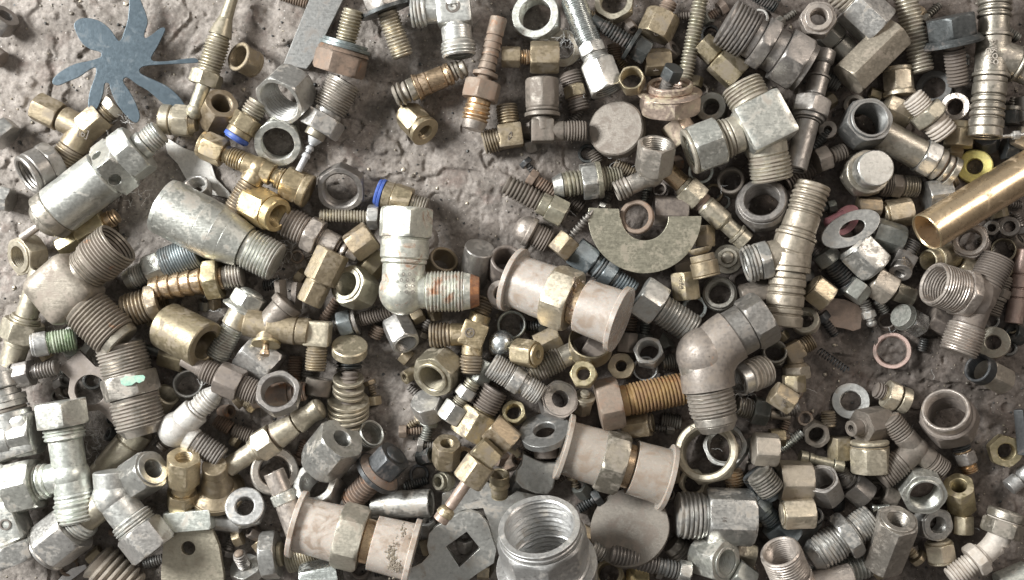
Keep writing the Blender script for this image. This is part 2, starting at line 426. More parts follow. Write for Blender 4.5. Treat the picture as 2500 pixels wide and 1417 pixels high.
def build_straight(p0, p1, sg, mt, var, b0, b1, d0, d1, thr, rl, parent, base, names=True, single=None):
    a, u, v = frame(p1 - p0); D = np.linalg.norm(p1 - p0); tot = sum(q['L'] for q in sg); f = D / tot
    s = 0; objs = []
    B0 = (b0, d0 or D * 2, thr) if b0 else None; B1 = (b1, d1 or D * 2, thr) if b1 else None
    if B0 and B1: B0 = (b0, D * .5, thr); B1 = (b1, D * .5, thr)
    for i, q in enumerate(sg):
        q = dict(q); q['L'] *= f
        inner = bore_prof(s, s + q['L'], D, B0, B1)
        V, F = seg_mesh(p0, a, u, v, s, q, inner, R(rl), i * 1.7 + D)
        nm = single or q['n'] or PARTN[q['k']]
        objs.append(link_mesh(nm, V, F, mat(q['m'] or mt, var, q['k'] == 'T'), parent, base))
        s += q['L']
    return objs

def tube_mesh(path, rad, n=20, closed=False, twist=0):
    path = np.asarray(path, float); m = len(path); rows = []
    rad = np.broadcast_to(rad, (m,)); prev = None
    for i in range(m):
        t = path[min(i + 1, m - 1)] - path[max(i - 1, 0)]; t /= np.linalg.norm(t)
        if prev is None: _, u, v = frame(t)
        else: u = prev - t * np.dot(prev, t); u /= np.linalg.norm(u); v = np.cross(t, u)
        prev = u; th = np.arange(n) * 2 * math.pi / n
        rows.append(path[i] + rad[i] * (np.cos(th)[:, None] * u + np.sin(th)[:, None] * v))
    rows.insert(0, np.repeat(path[:1], n, 0) + (rows[0] - path[0]) * .02); rows.append(path[-1] + (rows[-1] - path[-1]) * .02)
    V = np.concatenate(rows); m = len(rows)
    i = np.arange(m - 1)[:, None]; j = np.arange(n)[None, :]; j2 = (j + 1) % n
    F = np.stack([i * n + j, i * n + j2, (i + 1) * n + j2, (i + 1) * n + j], -1).reshape(-1, 4)
    return V, F

def rbox(c, ax, hx, hy, hz, bev):
    """box with rounded edges: a subdivided cube squeezed towards a superquadric"""
    n = 8; V = []; F = []; g = np.linspace(-1, 1, n + 1)
    hx, hy, hz = float(hx), float(hy), float(hz); h = np.array([hx, hy, hz]); inn = h - bev
    for d in range(3):
        for s in (-1, 1):
            o = len(V)
            for a in g:
                for b in g:
                    p = np.zeros(3); p[d] = s; p[(d + 1) % 3] = a; p[(d + 2) % 3] = b
                    p = np.sign(p) * np.abs(p) ** .7 * h; q = np.clip(p, -inn, inn); dd = p - q; l = np.linalg.norm(dd)
                    if l > 0: p = q + dd / l * min(l, bev) 
                    V.append(p)
            for i in range(n):
                for j in range(n):
                    k = o + i * (n + 1) + j; f = [k, k + n + 1, k + n + 2, k + 1]
                    F.append(f if s > 0 else f[::-1])
    V = np.array(V); a, u, v = ax
    return c + V[:, :1] * a + V[:, 1:2] * v + V[:, 2:] * u, np.array(F)

def curve_mesh(name, P, Hs, th, bev, material, z, tilt, c):
    cu = bpy.data.curves.new(name, 'CURVE'); cu.dimensions = '2D'; cu.fill_mode = 'BOTH'
    for loop in [P] + list(Hs):
        sp = cu.splines.new('POLY'); sp.points.add(len(loop) - 1)
        for i, p in enumerate(loop): sp.points[i].co = ((p[0] - c[0]) * S, (p[1] - c[1]) * S, 0, 1)
        sp.use_cyclic_u = True
    b = min(bev if bev is not None else .9, th * .3); cu.bevel_depth = b * S; cu.bevel_resolution = 2; cu.offset = -b * S
    cu.extrude = max(.05, th / 2 - b) * S
    o = bpy.data.objects.new(name, cu); scene.collection.objects.link(o)
    dg = bpy.context.evaluated_depsgraph_get(); me = bpy.data.meshes.new_from_object(o.evaluated_get(dg))
    bpy.data.objects.remove(o)
    me.name = name; me.materials.clear(); me.materials.append(material)
    me.polygons.foreach_set('use_smooth', [True] * len(me.polygons)); me.set_sharp_from_angle(angle=R(30))
    return me

def text_part(parent, txt, pos, size, ang, z, base, mt='mark', depth=.5):
    cu = bpy.data.curves.new('marking', 'FONT'); cu.body = txt; cu.size = size * S; cu.extrude = depth * S; cu.align_x = 'CENTER'; cu.align_y = 'CENTER'
    cu.space_line = .8
    o = bpy.data.objects.new('marking', cu); scene.collection.objects.link(o)
    dg = bpy.context.evaluated_depsgraph_get(); me = bpy.data.meshes.new_from_object(o.evaluated_get(dg)); bpy.data.objects.remove(o)
    me.materials.clear(); me.materials.append(mat(mt, 0, True))
    t = bpy.data.objects.new('marking', me); scene.collection.objects.link(t)
    p = img(pos, z); t.parent = parent; t.location = Vector(tuple((p - base) * S)); t.rotation_euler = (0, 0, R(ang))
    return t

def vari(d):
    return d['var'] if d.get('var') is not None else (d['n'] * 7 + 3) % 4

def build(d):
    kk = d['kind']; var = vari(d); single = None
    if kk == 'S':
        A, B, sg = d['A'], d['B'], d['sg']; dd = np.linalg.norm(B - A); tot = sum(q['L'] for q in sg)
        L = d['L']; rise = 0
        if L: rise = math.sqrt(max(0, L * L - dd * dd)) * (1 if L > 0 else -1)
        if d['dz']: rise = d['dz']
        rs = []; s = 0
        for q in sg: rs.append((s / tot, (s + q['L']) / tot, max(q['r'], q['r1']))); s += q['L']
        q0 = np.array([A[0], A[1], max(rise, 0)]); q1 = np.array([B[0], B[1], max(-rise, 0)])
        lift = settle2(lambda f: cyl_pts(q0 * (f, f, 1), q1 * (f, f, 1), rs), abs(rise) / 2, force=d['z'])
        p0 = img(A, q0[2] + lift); p1 = img(B, q1[2] + lift); zc = (p0[2] + p1[2]) / 2; sc = 1 - zc / CAMH
        sg = [dict(q, r=q['r'] * sc, r1=q['r1'] * sc, p=q['p'] * sc if q['p'] else None) for q in sg]
        rmax = max(q['r'] for q in sg); c = (p0 + p1) / 2; a = (p1 - p0) / np.linalg.norm(p1 - p0)
        base = np.array([c[0], c[1], min(p0[2], p1[2]) - rmax * math.sqrt(max(0, 1 - a[2] ** 2))])
        f = lambda x: x * sc if x else None
        if len(sg) == 1 and not d['mark']:
            o = build_straight(p0, p1, sg, d['mat'], var, f(d['b0']), f(d['b1']), f(d['d0']), f(d['d1']), d['thr'], d['rl'], None, base, single=snake(d['cat']))[0]
        else:
            o = empty(snake(d['cat']), base)
            build_straight(p0, p1, sg, d['mat'], var, f(d['b0']), f(d['b1']), f(d['d0']), f(d['d1']), d['thr'], d['rl'], o, base)
            if d['mark']:
                txt, x, y, size, ang, zr = d['mark'][:6]
                text_part(o, txt, np.array([x - 1250, 708.5 - y]), size, ang, zc + zr, base, *(d['mark'][6:]))
        d['top'] = zc + rmax; d['p0'] = p0; d['p1'] = p1; d['ztop'] = max(p0[2], p1[2]); d['base'] = base
    elif kk == 'M':
        C = d['C']; body = d['body']; arms = []; rb = body[1]
        for a in d['arms']:
            s = 0; tot = sum(q['L'] for q in a['sg']); rs = []
            for q in a['sg']: rs.append((s / tot, (s + q['L']) / tot, max(q['r'], q['r1']))); s += q['L']
            arms.append((a['E'], a['dz'], rs))
        mk_pts = lambda f: np.concatenate([cyl_pts((C[0] * f, C[1] * f, 0), (E[0] * f, E[1] * f, dz), rs) for E, dz, rs in arms])
        lift = settle2(mk_pts, 0, force=d['z']); zc = lift; pts = mk_pts(.985)
        c3 = img(C, zc); sc = 1 - zc / CAMH; base = np.array([c3[0], c3[1], pts[:, 2].min() + lift])
        o = empty(snake(d['cat']), base)
        for a in d['arms']:
            e3 = img(a['E'], zc + a['dz']); sg = [dict(q, r=q['r'] * sc, r1=q['r1'] * sc) for q in a['sg']]
            D = np.linalg.norm(e3 - c3)
            build_straight(c3, e3, sg, d['mat'], var, None, a['bore'] * sc if a['bore'] else None, None, D * .62, True, a['rl'], o, base)
        bm = d['bm'] or d['mat']; rb *= sc
        e0 = img(d['arms'][0]['E'], zc + d['arms'][0]['dz']); ax = frame(e0 - c3)
        if body[0] == 'ball':
            n1, n2 = 24, 32; t1 = np.linspace(.02, math.pi - .02, n1); t2 = np.arange(n2) * 2 * math.pi / n2
            V = c3 + rb * np.stack([np.sin(t1)[:, None] * np.cos(t2), np.sin(t1)[:, None] * np.sin(t2), np.cos(t1)[:, None] + 0 * t2], -1).reshape(-1, 3)
            i = np.arange(n1 - 1)[:, None]; j = np.arange(n2)[None]; j2 = (j + 1) % n2
            F = np.stack([i * n2 + j, (i + 1) * n2 + j, (i + 1) * n2 + j2, i * n2 + j2], -1).reshape(-1, 4)
            link_mesh('elbow_body', V, F, mat(bm, var), o, base)
        elif body[0] == 'block':
            asp = body[2] if len(body) > 2 else 1.0; hh = body[3] if len(body) > 3 else .95
            V, F = rbox(c3, ax, rb * asp, rb, rb * hh, rb * (body[4] if len(body) > 4 else .16)); link_mesh('forged_body', V, F, mat(bm, var), o, base)
        elif body[0] == 'bend':
            e1 = img(d['arms'][1]['E'], zc + d['arms'][1]['dz']); a0 = (e0 - c3) / np.linalg.norm(e0 - c3); a1 = (e1 - c3) / np.linalg.norm(e1 - c3)
            w = rb * (body[2] if len(body) > 2 else 1.35); pth = []
            for t in np.linspace(0, 1, 16):
                pth.append((1 - t) ** 2 * (c3 + a0 * w) + 2 * t * (1 - t) * c3 + t * t * (c3 + a1 * w))
            if len(body) > 3:
                n1, n2 = 22, 30; t1 = np.linspace(.02, math.pi - .02, n1); t2 = np.arange(n2) * 2 * math.pi / n2
                cc = c3 + (a0 + a1) * rb * .10
                V = cc + rb * 1.05 * np.stack([np.sin(t1)[:, None] * np.cos(t2), np.sin(t1)[:, None] * np.sin(t2), np.cos(t1)[:, None] + 0 * t2], -1).reshape(-1, 3)
                i = np.arange(n1 - 1)[:, None]; j = np.arange(n2)[None]; j2 = (j + 1) % n2
                link_mesh('elbow_heel', V, np.stack([i * n2 + j, (i + 1) * n2 + j, (i + 1) * n2 + j2, i * n2 + j2], -1).reshape(-1, 4), mat(bm, var), o, base)
            V, F = tube_mesh(pth, rb, 28); link_mesh('bent_body', V, F, mat(bm, var), o, base)
        if d['mark']:
            for mk in (d['mark'] if isinstance(d['mark'], list) else [d['mark']]):
                txt, x, y, size, ang, zr = mk[:6]
                text_part(o, txt, np.array([x - 1250, 708.5 - y]), size, ang, zc + zr, base, *(mk[6:]))
        d['top'] = zc + rb
    elif kk == 'P':
        P, Hs, th = d['P'], d['H'], d['th']; c = sum(P) / len(P)
        import mathutils
        xs = np.array(P); x0, x1 = xs[:, 0].min(), xs[:, 0].max(); y0, y1 = xs[:, 1].min(), xs[:, 1].max()
        g = np.stack(np.meshgrid(np.arange(x0, x1, 4), np.arange(y0, y1, 4)), -1).reshape(-1, 2)
        def inside(g, poly):
            r = np.zeros(len(g), bool); q = np.array(poly)
            for i in range(len(q)):
                a, b = q[i], q[i - 1]
                cnd = ((a[1] > g[:, 1]) != (b[1] > g[:, 1])); 
                with np.errstate(divide='ignore', invalid='ignore'): xx = (b[0] - a[0]) * (g[:, 1] - a[1]) / (b[1] - a[1]) + a[0]
                r ^= cnd & (g[:, 0] < xx)
            return r
        ins = inside(g, P)
        for h in Hs: ins &= ~inside(g, h)
        g = g[ins] if ins.any() else g
        tx, ty = math.tan(R(d['tilt'][0])), math.tan(R(d['tilt'][1]))
        zz = (g[:, 0] - c[0]) * tx + (g[:, 1] - c[1]) * ty
        lift = settle2(lambda f: np.concatenate([np.column_stack([g * f, zz]), np.column_stack([g * f, zz + th])]), th / 2, tol=93, force=d['z'], cap=110); z = lift + th / 2; sc = 1 - z / CAMH
        me = curve_mesh(snake(d['cat']), [p * sc for p in P], [[p * sc for p in h] for h in Hs], th, d['bev'], mat(d['mat'], var), z, 0, c * sc)
        o = bpy.data.objects.new(snake(d['cat']), me); scene.collection.objects.link(o)
        co = np.empty(len(me.vertices) * 3); me.vertices.foreach_get('co', co); co = co.reshape(-1, 3)
        co[:, 2] += co[:, 0] * tx + co[:, 1] * ty; me.vertices.foreach_set('co', co.ravel()); me.update()
        o.location = Vector((c[0] * sc, c[1] * sc, z)) * S
        d['top'] = z + th / 2
    d['obj'] = o; o['category'] = d['cat']
    return o

DIRN = ['right of', 'upper right of', 'above', 'upper left of', 'left of', 'lower left of', 'below', 'lower right of']
def finish_labels():
    lm = [(n, p) for n, p in LANDMARKS]
    used = {}; cats = {}
    for d in QUEUE: cats[d['cat']] = cats.get(d['cat'], 0) + 1
    def rel(d, n, p):
        v = d['pos'] - p; a = math.degrees(math.atan2(v[1], v[0])) % 360
        return ('just ' if np.linalg.norm(v) < 110 else '') + DIRN[int((a + 22.5) // 45) % 8] + ' the ' + n
    for d in QUEUE:
        if d['lm']: lab = d['desc']
        else:
            near = sorted(((np.linalg.norm(d['pos'] - p), n, p) for n, p in lm), key=lambda t: t[0])
            opts = [d['desc'] + ' ' + rel(d, n, p) for _, n, p in near[:5]]
            lab = next((x for x in opts if x not in used and len(x.split()) <= 16), None)
            if lab is None: print('LABEL CLASH', d['desc'], opts[0]); lab = opts[0]
        if lab in used: print('DUP', lab)
        if not 4 <= len(lab.split()) <= 16: print('LEN', len(lab.split()), lab)
        used[lab] = 1; d['obj']['label'] = lab
        if cats[d['cat']] > 1: d['obj']['group'] = d['cat'] + ' pieces lying in the heap'
# ================================================================== top left patch
patch(0, 0)
STAR = [(945,-50),(935,60),(925,150),(900,230),(880,285),(860,297),(835,265),(800,215),(740,165),(660,140),(590,145),(550,185),(565,250),(605,320),(660,362),(720,378),(738,395),(725,420),(650,445),(560,465),(480,505),(420,550),(393,590),(400,617),(440,622),(500,595),(580,560),(650,510),(690,492),(700,512),(690,560),(660,640),(645,700),(640,760),(650,808),(680,808),(710,770),(745,680),(757,610),(775,600),(792,612),(800,650),(830,730),(870,790),(920,850),(965,883),(992,872),(1002,830),(985,770),(955,700),(920,640),(888,590),(900,562),(930,567),(990,612),(1060,652),(1130,712),(1190,762),(1250,790),(1300,803),(1328,782),(1315,740),(1270,680),(1200,620),(1120,580),(1040,545),(1005,520),(1010,492),(1050,475),(1150,465),(1300,455),(1410,447),(1418,427),(1390,413),(1300,423),(1200,438),(1120,440),(1088,425),(1100,390),(1130,340),(1160,280),(1187,220),(1182,198),(1150,205),(1100,245),(1060,272),(1040,267),(1045,230),(1065,170),(1057,110),(1035,50),(1010,-10),(985,-45)]
def smooth(P, k=3):
    out = []; n = len(P)
    for i in range(n):
        a, b, c_, d_ = (np.array(P[(i + j) % n], float) for j in (-1, 0, 1, 2))
        for t in np.arange(k) / k:
            out.append(tuple(.5 * (2 * b + (c_ - a) * t + (2 * a - 5 * b + 4 * c_ - d_) * t * t + (3 * b - 3 * c_ + d_ - a) * t ** 3)))
    return out
Pt('blue grey steel plate cut like a ten armed splat or star', 'star plate', 'star', smooth(STAR), 9, o=3, lm='star shaped steel plate', z=38, tilt=(-4, 2), bev=.8)
Mt('dull brass tee fitting with a hex nut and a boxed stamped mark', 'tee fitting', 'brassd', 610, 935,
   [(440,1195,0,'C160:100 T150:105',70), (835,745,0,'H210:120 T70:80 H80:95@pale',0,20), (265,765,0,'C180:95 C20:70 H190:112@brassd=nut',0,12)], ('ball', 95), o=1, lm='brass tee with boxed mark', bm='brassd',
   mark=[('6', 203, 327, 24, -18, 33), ('[  ]', 203, 325, 24, -18, 33)])
St('grey knurled nut cut off by the frame', 'hex nut', 'steel', 40,110,-20,200,'H120:110', L=120, b0=50, o=1)
St('zinc hex nut cut off by the left edge', 'hex nut', 'zinc', -20,930,60,1000,'H170:120', o=1)
St('brown sleeve at the left edge', 'pipe sleeve', 'brown', -40,400,15,440,'C100:70', o=0)
St('zinc socket nut with blue threaded bore and a hex back', 'socket nut', 'steel', 190,1270,400,1165,'C50:150 C130:152 H110:165', L=270, b0=112, o=2, lm='socket nut with blue bore')
Mt('dull zinc spike tipped fitting with thread, hex and bent neck', 'spike fitting', 'olive', 1405,800,
   [(1470,610,30,'C200:52',0)], ('ball', 62), o=2)
St('dull zinc tapered spike with thread and hex', 'hose fitting', 'olive', 1690,-60,1470,620,'K200:38>48 K130:50>85 C20:70 T230:88/19 C20:80 H100:120', dz=10, o=2, lm='tapered spike fitting', z=12)
St('dull zinc banjo nut with slanted groove', 'banjo nut', 'olive', 1160,860,1420,880,'U10:90 C70:110 C25:100 H120:125 K40:90>70', o=1)
St('brass cap nut with round open bore', 'cap nut', 'brassd', 1715,405,1835,470,'C25:108 H110:112 C30:100', L=190, b0=78, o=1, rl=10)
St('brass hex nut standing on end with threaded bore', 'hex nut', 'brassd', 1600,745,1535,870,'H230:128', L=235, b0=72, o=2, rl=30)
St('brass push fitting with blue plastic collar', 'push fitting', 'brass', 1870,735,1690,1015,'T140:82/19@pale C10:70 H130:115 C55:95 C40:95@bluepl=collar C10:80@bluepl=collar', o=3, lm='upper blue collared fitting', z=26, rl=20)
Pt('crumpled grey metal sliver', 'metal sliver', 'alu', [(1180,985),(1230,1010),(1330,1070),(1440,1110),(1530,1190),(1560,1290),(1640,1370),(1690,1440),(1600,1420),(1500,1400),(1400,1330),(1340,1290),(1280,1180),(1210,1110)], 20, o=0, lm='crumpled grey metal sliver', tilt=(3, 4))
St('zinc ring nut half under the tapered pipe', 'ring nut', 'zinc', 1400,1340,1440,1400,'H80:110', L=110, b0=75, o=0)
full()
Mt('brass compression tee with three thread ends and cap nuts', 'tee fitting', 'brass', 632,412,
   [(490,350,0,'C35:26 T35:26 C12:22 H48:37@brass=nut F8:32',0,20), (755,470,0,'C40:28 C15:20 T20:28 H48:44=nut C22:42',0,10), (560,535,-4,'C40:28 T100:28/5.5@brassd',0)], ('ball', 30), o=2, lm='brass compression tee', z=22)
St('zinc relief valve with knurled dome, cross drilled block and thread', 'relief valve', 'zincw', 92,552,392,322,'D30:48@beige S38:60@beige C170:62 Q62:74 H58:68 C22:34 T50:32/6', o=3, lm='long zinc relief valve', rl=0, z=8)
St('eyed stem poking out of the valve dome', 'eye pin', 'beige', 52,582,100,548,'C60:10', o=2)

# ================================================================== top second patch
patch(620, 0)
Pt('long flat dull iron bar running off the top edge', 'flat bar', 'grey', [(430,-60),(215,475),(385,505),(440,430),(680,-60)], 60, o=1, lm='flat iron bar', var=1, z=18, bev=1.5)
St('brown threaded stub at the top edge', 'threaded stub', 'rusty', 180,-40,392,25,'T220:42', o=0)
St('zinc hex nut leaning with wide threaded bore', 'hex nut', 'zinc', 180,735,290,625,'H190:202', L=215, b0=140, o=3, lm='large upper zinc nut', rl=25, z=8)
St('zinc hex nut lying flat showing a wide bore', 'hex nut', 'zinc', 170,1040,185,1010,'C10:165 H100:186 F10:150', L=120, b0=118, o=2, rl=0, z=8)
St('zinc male connector with brown fine thread and big hex', 'male connector', 'zinc', 655,590,430,990,'T230:128/16@beige C40:108 H125:165 C50:75@olive', o=2, rl=12, lm='zinc male connector', z=0)
St('small grey barbed pin with flared end', 'barbed pin', 'alu', 440,1000,320,1235,'K45:55>30 C10:22 D35:30 C20:22 D40:32 C110:24', o=2)
St('bolt with blue washer and rusty dark crushed head', 'flanged bolt', 'steel', 720,70,605,530,'T230:78/19@olive F25:165@blue F25:185@blue K30:170>190@rusty H150:195@rusty', L=480, o=2, lm='bolt with blue washer', rl=10, z=15)
St('olive bolt under a dark plate washer at the top', 'flanged bolt', 'steel', 905,-60,1075,410,'H120:150 F28:195@dark T330:80/19@olive', L=505, o=2, z=10)
Mt('zinc three way tee with circled stamp, cut by top edge', 'tee fitting', 'zincw', 1440,60,
   [(1130,90,0,'C200:95 T110:118/20',80), (1480,410,0,'C150:95 C120:108 T120:128/22',100), (1420,-220,0,'C200:110',0)], ('block', 125, 1.0, .8), o=2, lm='zinc tee with round stamp', z=32,
   mark=[('G', 1108, 16, 24, 190, 33.5), ('C', 1099, 12, 12, 100, 33.5), ('O', 1106, 16, 46, 20, 33.5)])
St('shiny bronze barbed joiner tube', 'barbed connector', 'bronze', 1530,485,1010,700,'T110:72/26@beige C25:82@bronze K25:86>70 C120:80 C60:84 K20:90>95 F12:100 C50:82@beige T110:88/36@beige', o=1, lm='shiny bronze barbed joiner', z=20)
St('dirty brass cap nut with flanged mouth', 'cap nut', 'brass', 1235,955,1095,810,'F30:112 K20:85>95 H140:112 F25:85', L=235, b0=55, o=1, rl=15)
St('rusty hose tail with hex and bronze thread', 'hose fitting', 'rusty', 1765,130,1575,935,'C140:62 F5:52 B260:66/48 C20:54 F30:92 K40:50>60 H140:140 C40:85@bronze T130:100/24@bronze K60:95>75@beige', o=2, rl=8, lm='rusty hose tail', z=22)
full()
Mt('small brown brass elbow with diamond stamp', 'elbow fitting', 'brassd', 1246,332,
   [(1236,256,0,'C30:22 T48:27/5.5',0), (1180,350,0,'C30:24 T45:30/5.5',17)], ('block', 30, .95, .9), o=2, lm='small elbow with diamond stamp', mark=('<>', 1246, 332, 20, 70, 28))
St('steel hex nut showing dark wide bore', 'hex nut', 'steel', 831,466,836,452,'H40:62', L=42, b0=41, o=2, rl=5, lm='upright dark bored nut', z=4)
St('brass push fitting with blue plastic disc', 'push fitting', 'brass', 920,468,1042,508,'C8:32@bluepl=collar F7:35@bluepl=collar C22:33@brassd H42:38 T38:25@beige', o=1, lm='lower blue collared fitting', rl=15, z=5)

# ================================================================== top third patch
patch(1240, 0)
St('zinc ring nut with stepped bore at the top', 'hex nut', 'zinc', 195,105,222,150,'F12:168 H130:188', L=150, b0=116, o=2, lm='stepped top zinc nut', rl=12)
St('olive zinc nut cut by the top edge', 'hex nut', 'olive', 762,0,772,40,'H110:155', L=110, b0=95, o=2)
St('bright zinc hose tail with pointed barb and swivel nut', 'hose fitting', 'bright', 465,-10,720,660,'K70:18>32 B200:44/66 K70:42>62 F20:85 C8:70 H80:105@zinc K40:85>95@zinc C20:110@zinc H220:138@zinc=nut', o=3, rl=5, b1=85, lm='bright zinc hose tail', L=-725, z=18)
St('black bolt with captive flat washer', 'flanged bolt', 'dark', 605,140,1010,390,'C80:44 T230:55/18 F28:125 C10:80 H105:98', o=2, lm='black washered bolt', rl=20, z=10)
St('brass hex adapter with a copper thread on top', 'hex adapter', 'brassd', 1170,10,1050,265,'T90:60/17@rusty C12:70 H190:132', o=2, lm='stamped brass adapter', rl=30, mark=('C D O O', 1611, 56, 17, 72, 30))
St('stamped brass hex nut beside the black bolt', 'hex nut', 'brassd', 1170,440,985,455,'H190:100', o=1, rl=30, mark=('H H A', 1600, 149, 19, 95, 23))
St('long yellowish threaded rod off the top edge', 'threaded rod', 'olive', 1400,-60,1275,570,'T640:56/20', dz=0, o=1, lm='long threaded rod', z=16)
St('iridescent pink collar nut standing on its rim', 'collar nut', 'pinkz', 1168,600,1165,800,'C60:165 K20:200>232 H140:236', L=222, b0=135, o=2, lm='pink tinted collar nut', rl=0, z=4)
St('tiny dark bolt poking into the collar nut', 'small bolt', 'dark', 1200,490,1120,670,'H90:80 T120:48/15@steel', L=230, o=3, z=72)
St('brass union of two hexes joined by thread', 'hex union', 'brassd', -45,412,368,415,'H130:78 T70:55/15@bronze H200:120', o=1, rl=30, lm='brass two hex union', z=5)
St('cream fibre washer under grey fluff', 'fibre washer', 'cream', 400,350,402,352,'F22:130', L=22, b0=75, o=0)
St('small brass nut with gold bore', 'hex nut', 'brass', 890,560,898,610,'H130:98', L=135, b0=72, o=2, rl=10)
St('brown nipple with two fine threads', 'threaded nipple', 'brassd', 445,520,520,800,'T110:82/15@brown C10:70 H90:88 C20:70@rusty T95:78/15@brown', o=1, rl=10, lm='double threaded nipple')
Mt('brown plug in connector elbow with fine thread', 'elbow fitting', 'brown', 250,945,
   [(245,570,0,'C90:78 F25:128 C8:105 C22:118 O190:122@brown=cap',60), (565,945,0,'C140:72 T150:74/12',0)], ('block', 82, 1, .9), o=1, lm='brown plug in elbow', z=22)
St('large round grey brown end plug', 'round plug', 'brown', 775,922,800,950,'C90:204', L=95, o=2, lm='large round plug disc', z=12, var=2)
St('dark thick ring nut', 'ring nut', 'steel', 1462,770,1480,800,'C90:112', L=95, b0=58, o=0)
St('pinkish stained block nut', 'hex nut', 'pinkz', 1190,870,1290,1010,'H160:115', o=1, rl=0)
Mt('rusty beige swivel elbow showing inner tube', 'elbow fitting', 'beige', 1040,1270,
   [(1075,1035,150,'C40:92 H200:140=nut',96,10), (775,1385,-10,'C160:68 T95:80/19',60)], ('ball', 82), o=3, lm='beige swivel elbow')
St('zinc flared union with two threads', 'flared union', 'olive', 325,1345,825,1270,'K60:62>92@zinc T120:95/20 H95:142@zinc F30:132 T130:98>62/17', o=2, b0=55, rl=15, lm='zinc flared union', z=0)
St('small dark screw behind the flared union', 'small bolt', 'rusty', 150,1270,370,1415,'H50:70 T180:50/16', o=0)
St('silver ring beneath the open nut', 'ring', 'zincw', 1390,1235,1392,1237,'F20:90', L=24, b0=68, o=0)
St('open brown ring socket', 'ring nut', 'brown', 1605,1300,1625,1330,'C110:98', L=115, b0=72, o=1)
full()
St('grey union with coarse thread and two hexes', 'hex union', 'steel', 1770,52,1968,168,'T95:60/7.5 C25:50 H42:72 C40:54 H75:76=nut F18:62', o=2, lm='coarse threaded grey union', rl=15, z=8)
patch(1240, 0)
St('pair of stacked dull brass hexes', 'hex union', 'brassd', 1390,305,1665,560,'H140:90 C12:70 H200:122', o=1, rl=0, lm='stacked brass hexes')
full()
Mt('large zinc valve tee with rough square face', 'valve tee', 'pale', 1862,305,
   [(1808,205,-12,'C60:48 T55:52/6.5',35), (1680,372,0,'C60:40 C25:46 T28:50 H72:66@zinc=nut C10:58',40,0), (1886,440,-20,'C70:50 T60:52/6.5',0)], ('block', 60, 1.0, 1.0), o=2, lm='large square faced valve tee', z=40, bm='zinc')
St('yellow zinc barbed connector', 'barbed connector', 'olive', 1605,395,1822,592,'C70:23@bronze F8:27 H40:38 C12:24@rusty K6:22>27 C48:26 K6:27>21 C30:20 K6:27>27 C22:25', o=1, rl=10, lm='yellow zinc barbed connector', z=8)
St('large nyloc nut with domed shoulder', 'lock nut', 'steel', 1860,487,1864,512,'C12:58 K16:60>66 H40:68', L=62, b0=40, o=2, lm='large domed lock nut', rl=0, z=4)

# ================================================================== top right patch
patch(1860, 0)
St('dark threaded stub at the top edge', 'threaded stub', 'dark', -80,-50,105,60,'T220:45', o=0)
St('beige nut with drilled round face', 'hex nut', 'beige', 412,120,395,165,'C30:100 H110:135', L=160, b0=60, o=2, rl=0)
St('dull zinc hex cap with glossy flats at top', 'capped nut', 'pale', 545,-70,850,205,'T110:110/22 C10:95 H240:165@zinc', o=2, lm='glossy flat capped nut', rl=0, z=12)
St('long pale hexagonal coupling bar', 'hex coupling', 'pale', 965,235,620,575,'H520:152', o=3, lm='long hexagonal coupling bar', rl=4, z=14)
St('small grey hex plug under the coupling', 'hex plug', 'steel', 460,230,640,410,'H90:108 C10:80 C110:92', o=1, rl=0)
St('thick pale threaded stud', 'threaded rod', 'pale', 1025,-60,1160,520,'T640:85/21', o=1, lm='thick threaded stud', z=12)
St('dark grey flanged bolt with coarse thread', 'flanged bolt', 'dark', 1355,120,1418,620,'H150:185 K30:180>205 F22:208 T290:76/20@brown', o=2, L=515, lm='dark flanged bolt', rl=22, var=3, z=8)
St('small zinc ball headed pin', 'small pin', 'zincw', 1470,390,1475,480,'D40:30 C60:25', o=1)
full()
Mt('ribbed beige pipe tee with raised casting letters', 'tee fitting', 'beige', 2424,135,
   [(2430,-20,0,'C50:40 F8:44 C50:36 C10:40 C8:35 C10:40 C8:35 C20:39 C20:37',0), (2404,336,0,'C45:40 F8:45 C14:39 C28:40 C5:36 C12:40 C5:36 C12:41 C5:37 C12:41 C5:37 C20:41 C22:40',33), (2530,175,0,'C60:42 C10:46 C50:40',0)], ('ball', 42), o=3, lm='ribbed beige pipe tee', z=32,
   mark=('SVIKOO\n   ONV', 2420, 128, 17, 278, 41.5, 'tape', 1.2))
patch(1860, 0)
St('dull steel hose barb with collar and plain tube', 'hose fitting', 'steel', 462,370,240,1225,'C70:74 K12:72>60 C80:58 K10:82>82 C110:72 C8:60 F20:84 H100:145 F25:112 C12:95 C300:82', o=3, rl=10, b1=60, L=-890, lm='dull steel hose barb', z=20, d1=60)
St('pale brass cap nut with rims', 'cap nut', 'brassp', 978,485,992,690,'C30:106 H125:112 C6:100 F28:112', o=1, rl=30)
St('dark rubber valve washer with crossed centre', 'rubber washer', 'rubber', 1240,630,1245,640,'F35:122', L=38, b0=78, o=1)
St('threaded joiner wrapped in frayed white tape', 'taped connector', 'pale', 1080,695,1330,975,'T120:84/17@tape H85:135 C10:95 T130:98/24@tape', o=2, rl=15, b1=60, lm='white taped connector')
St('tabbed dull beige washer', 'tab washer', 'beige', 1390,770,1400,775,'F28:100', L=30, b0=58, o=1)
St('pale brass hex nut', 'hex nut', 'brassp', 885,770,1060,850,'H160:112 C15:95', o=1, rl=15)
St('dark zinc deep nut with long thread inside', 'deep nut', 'grey', 785,855,705,935,'C15:138 H220:178', L=255, b0=118, o=3, lm='dark deep threaded nut', rl=20, z=10)
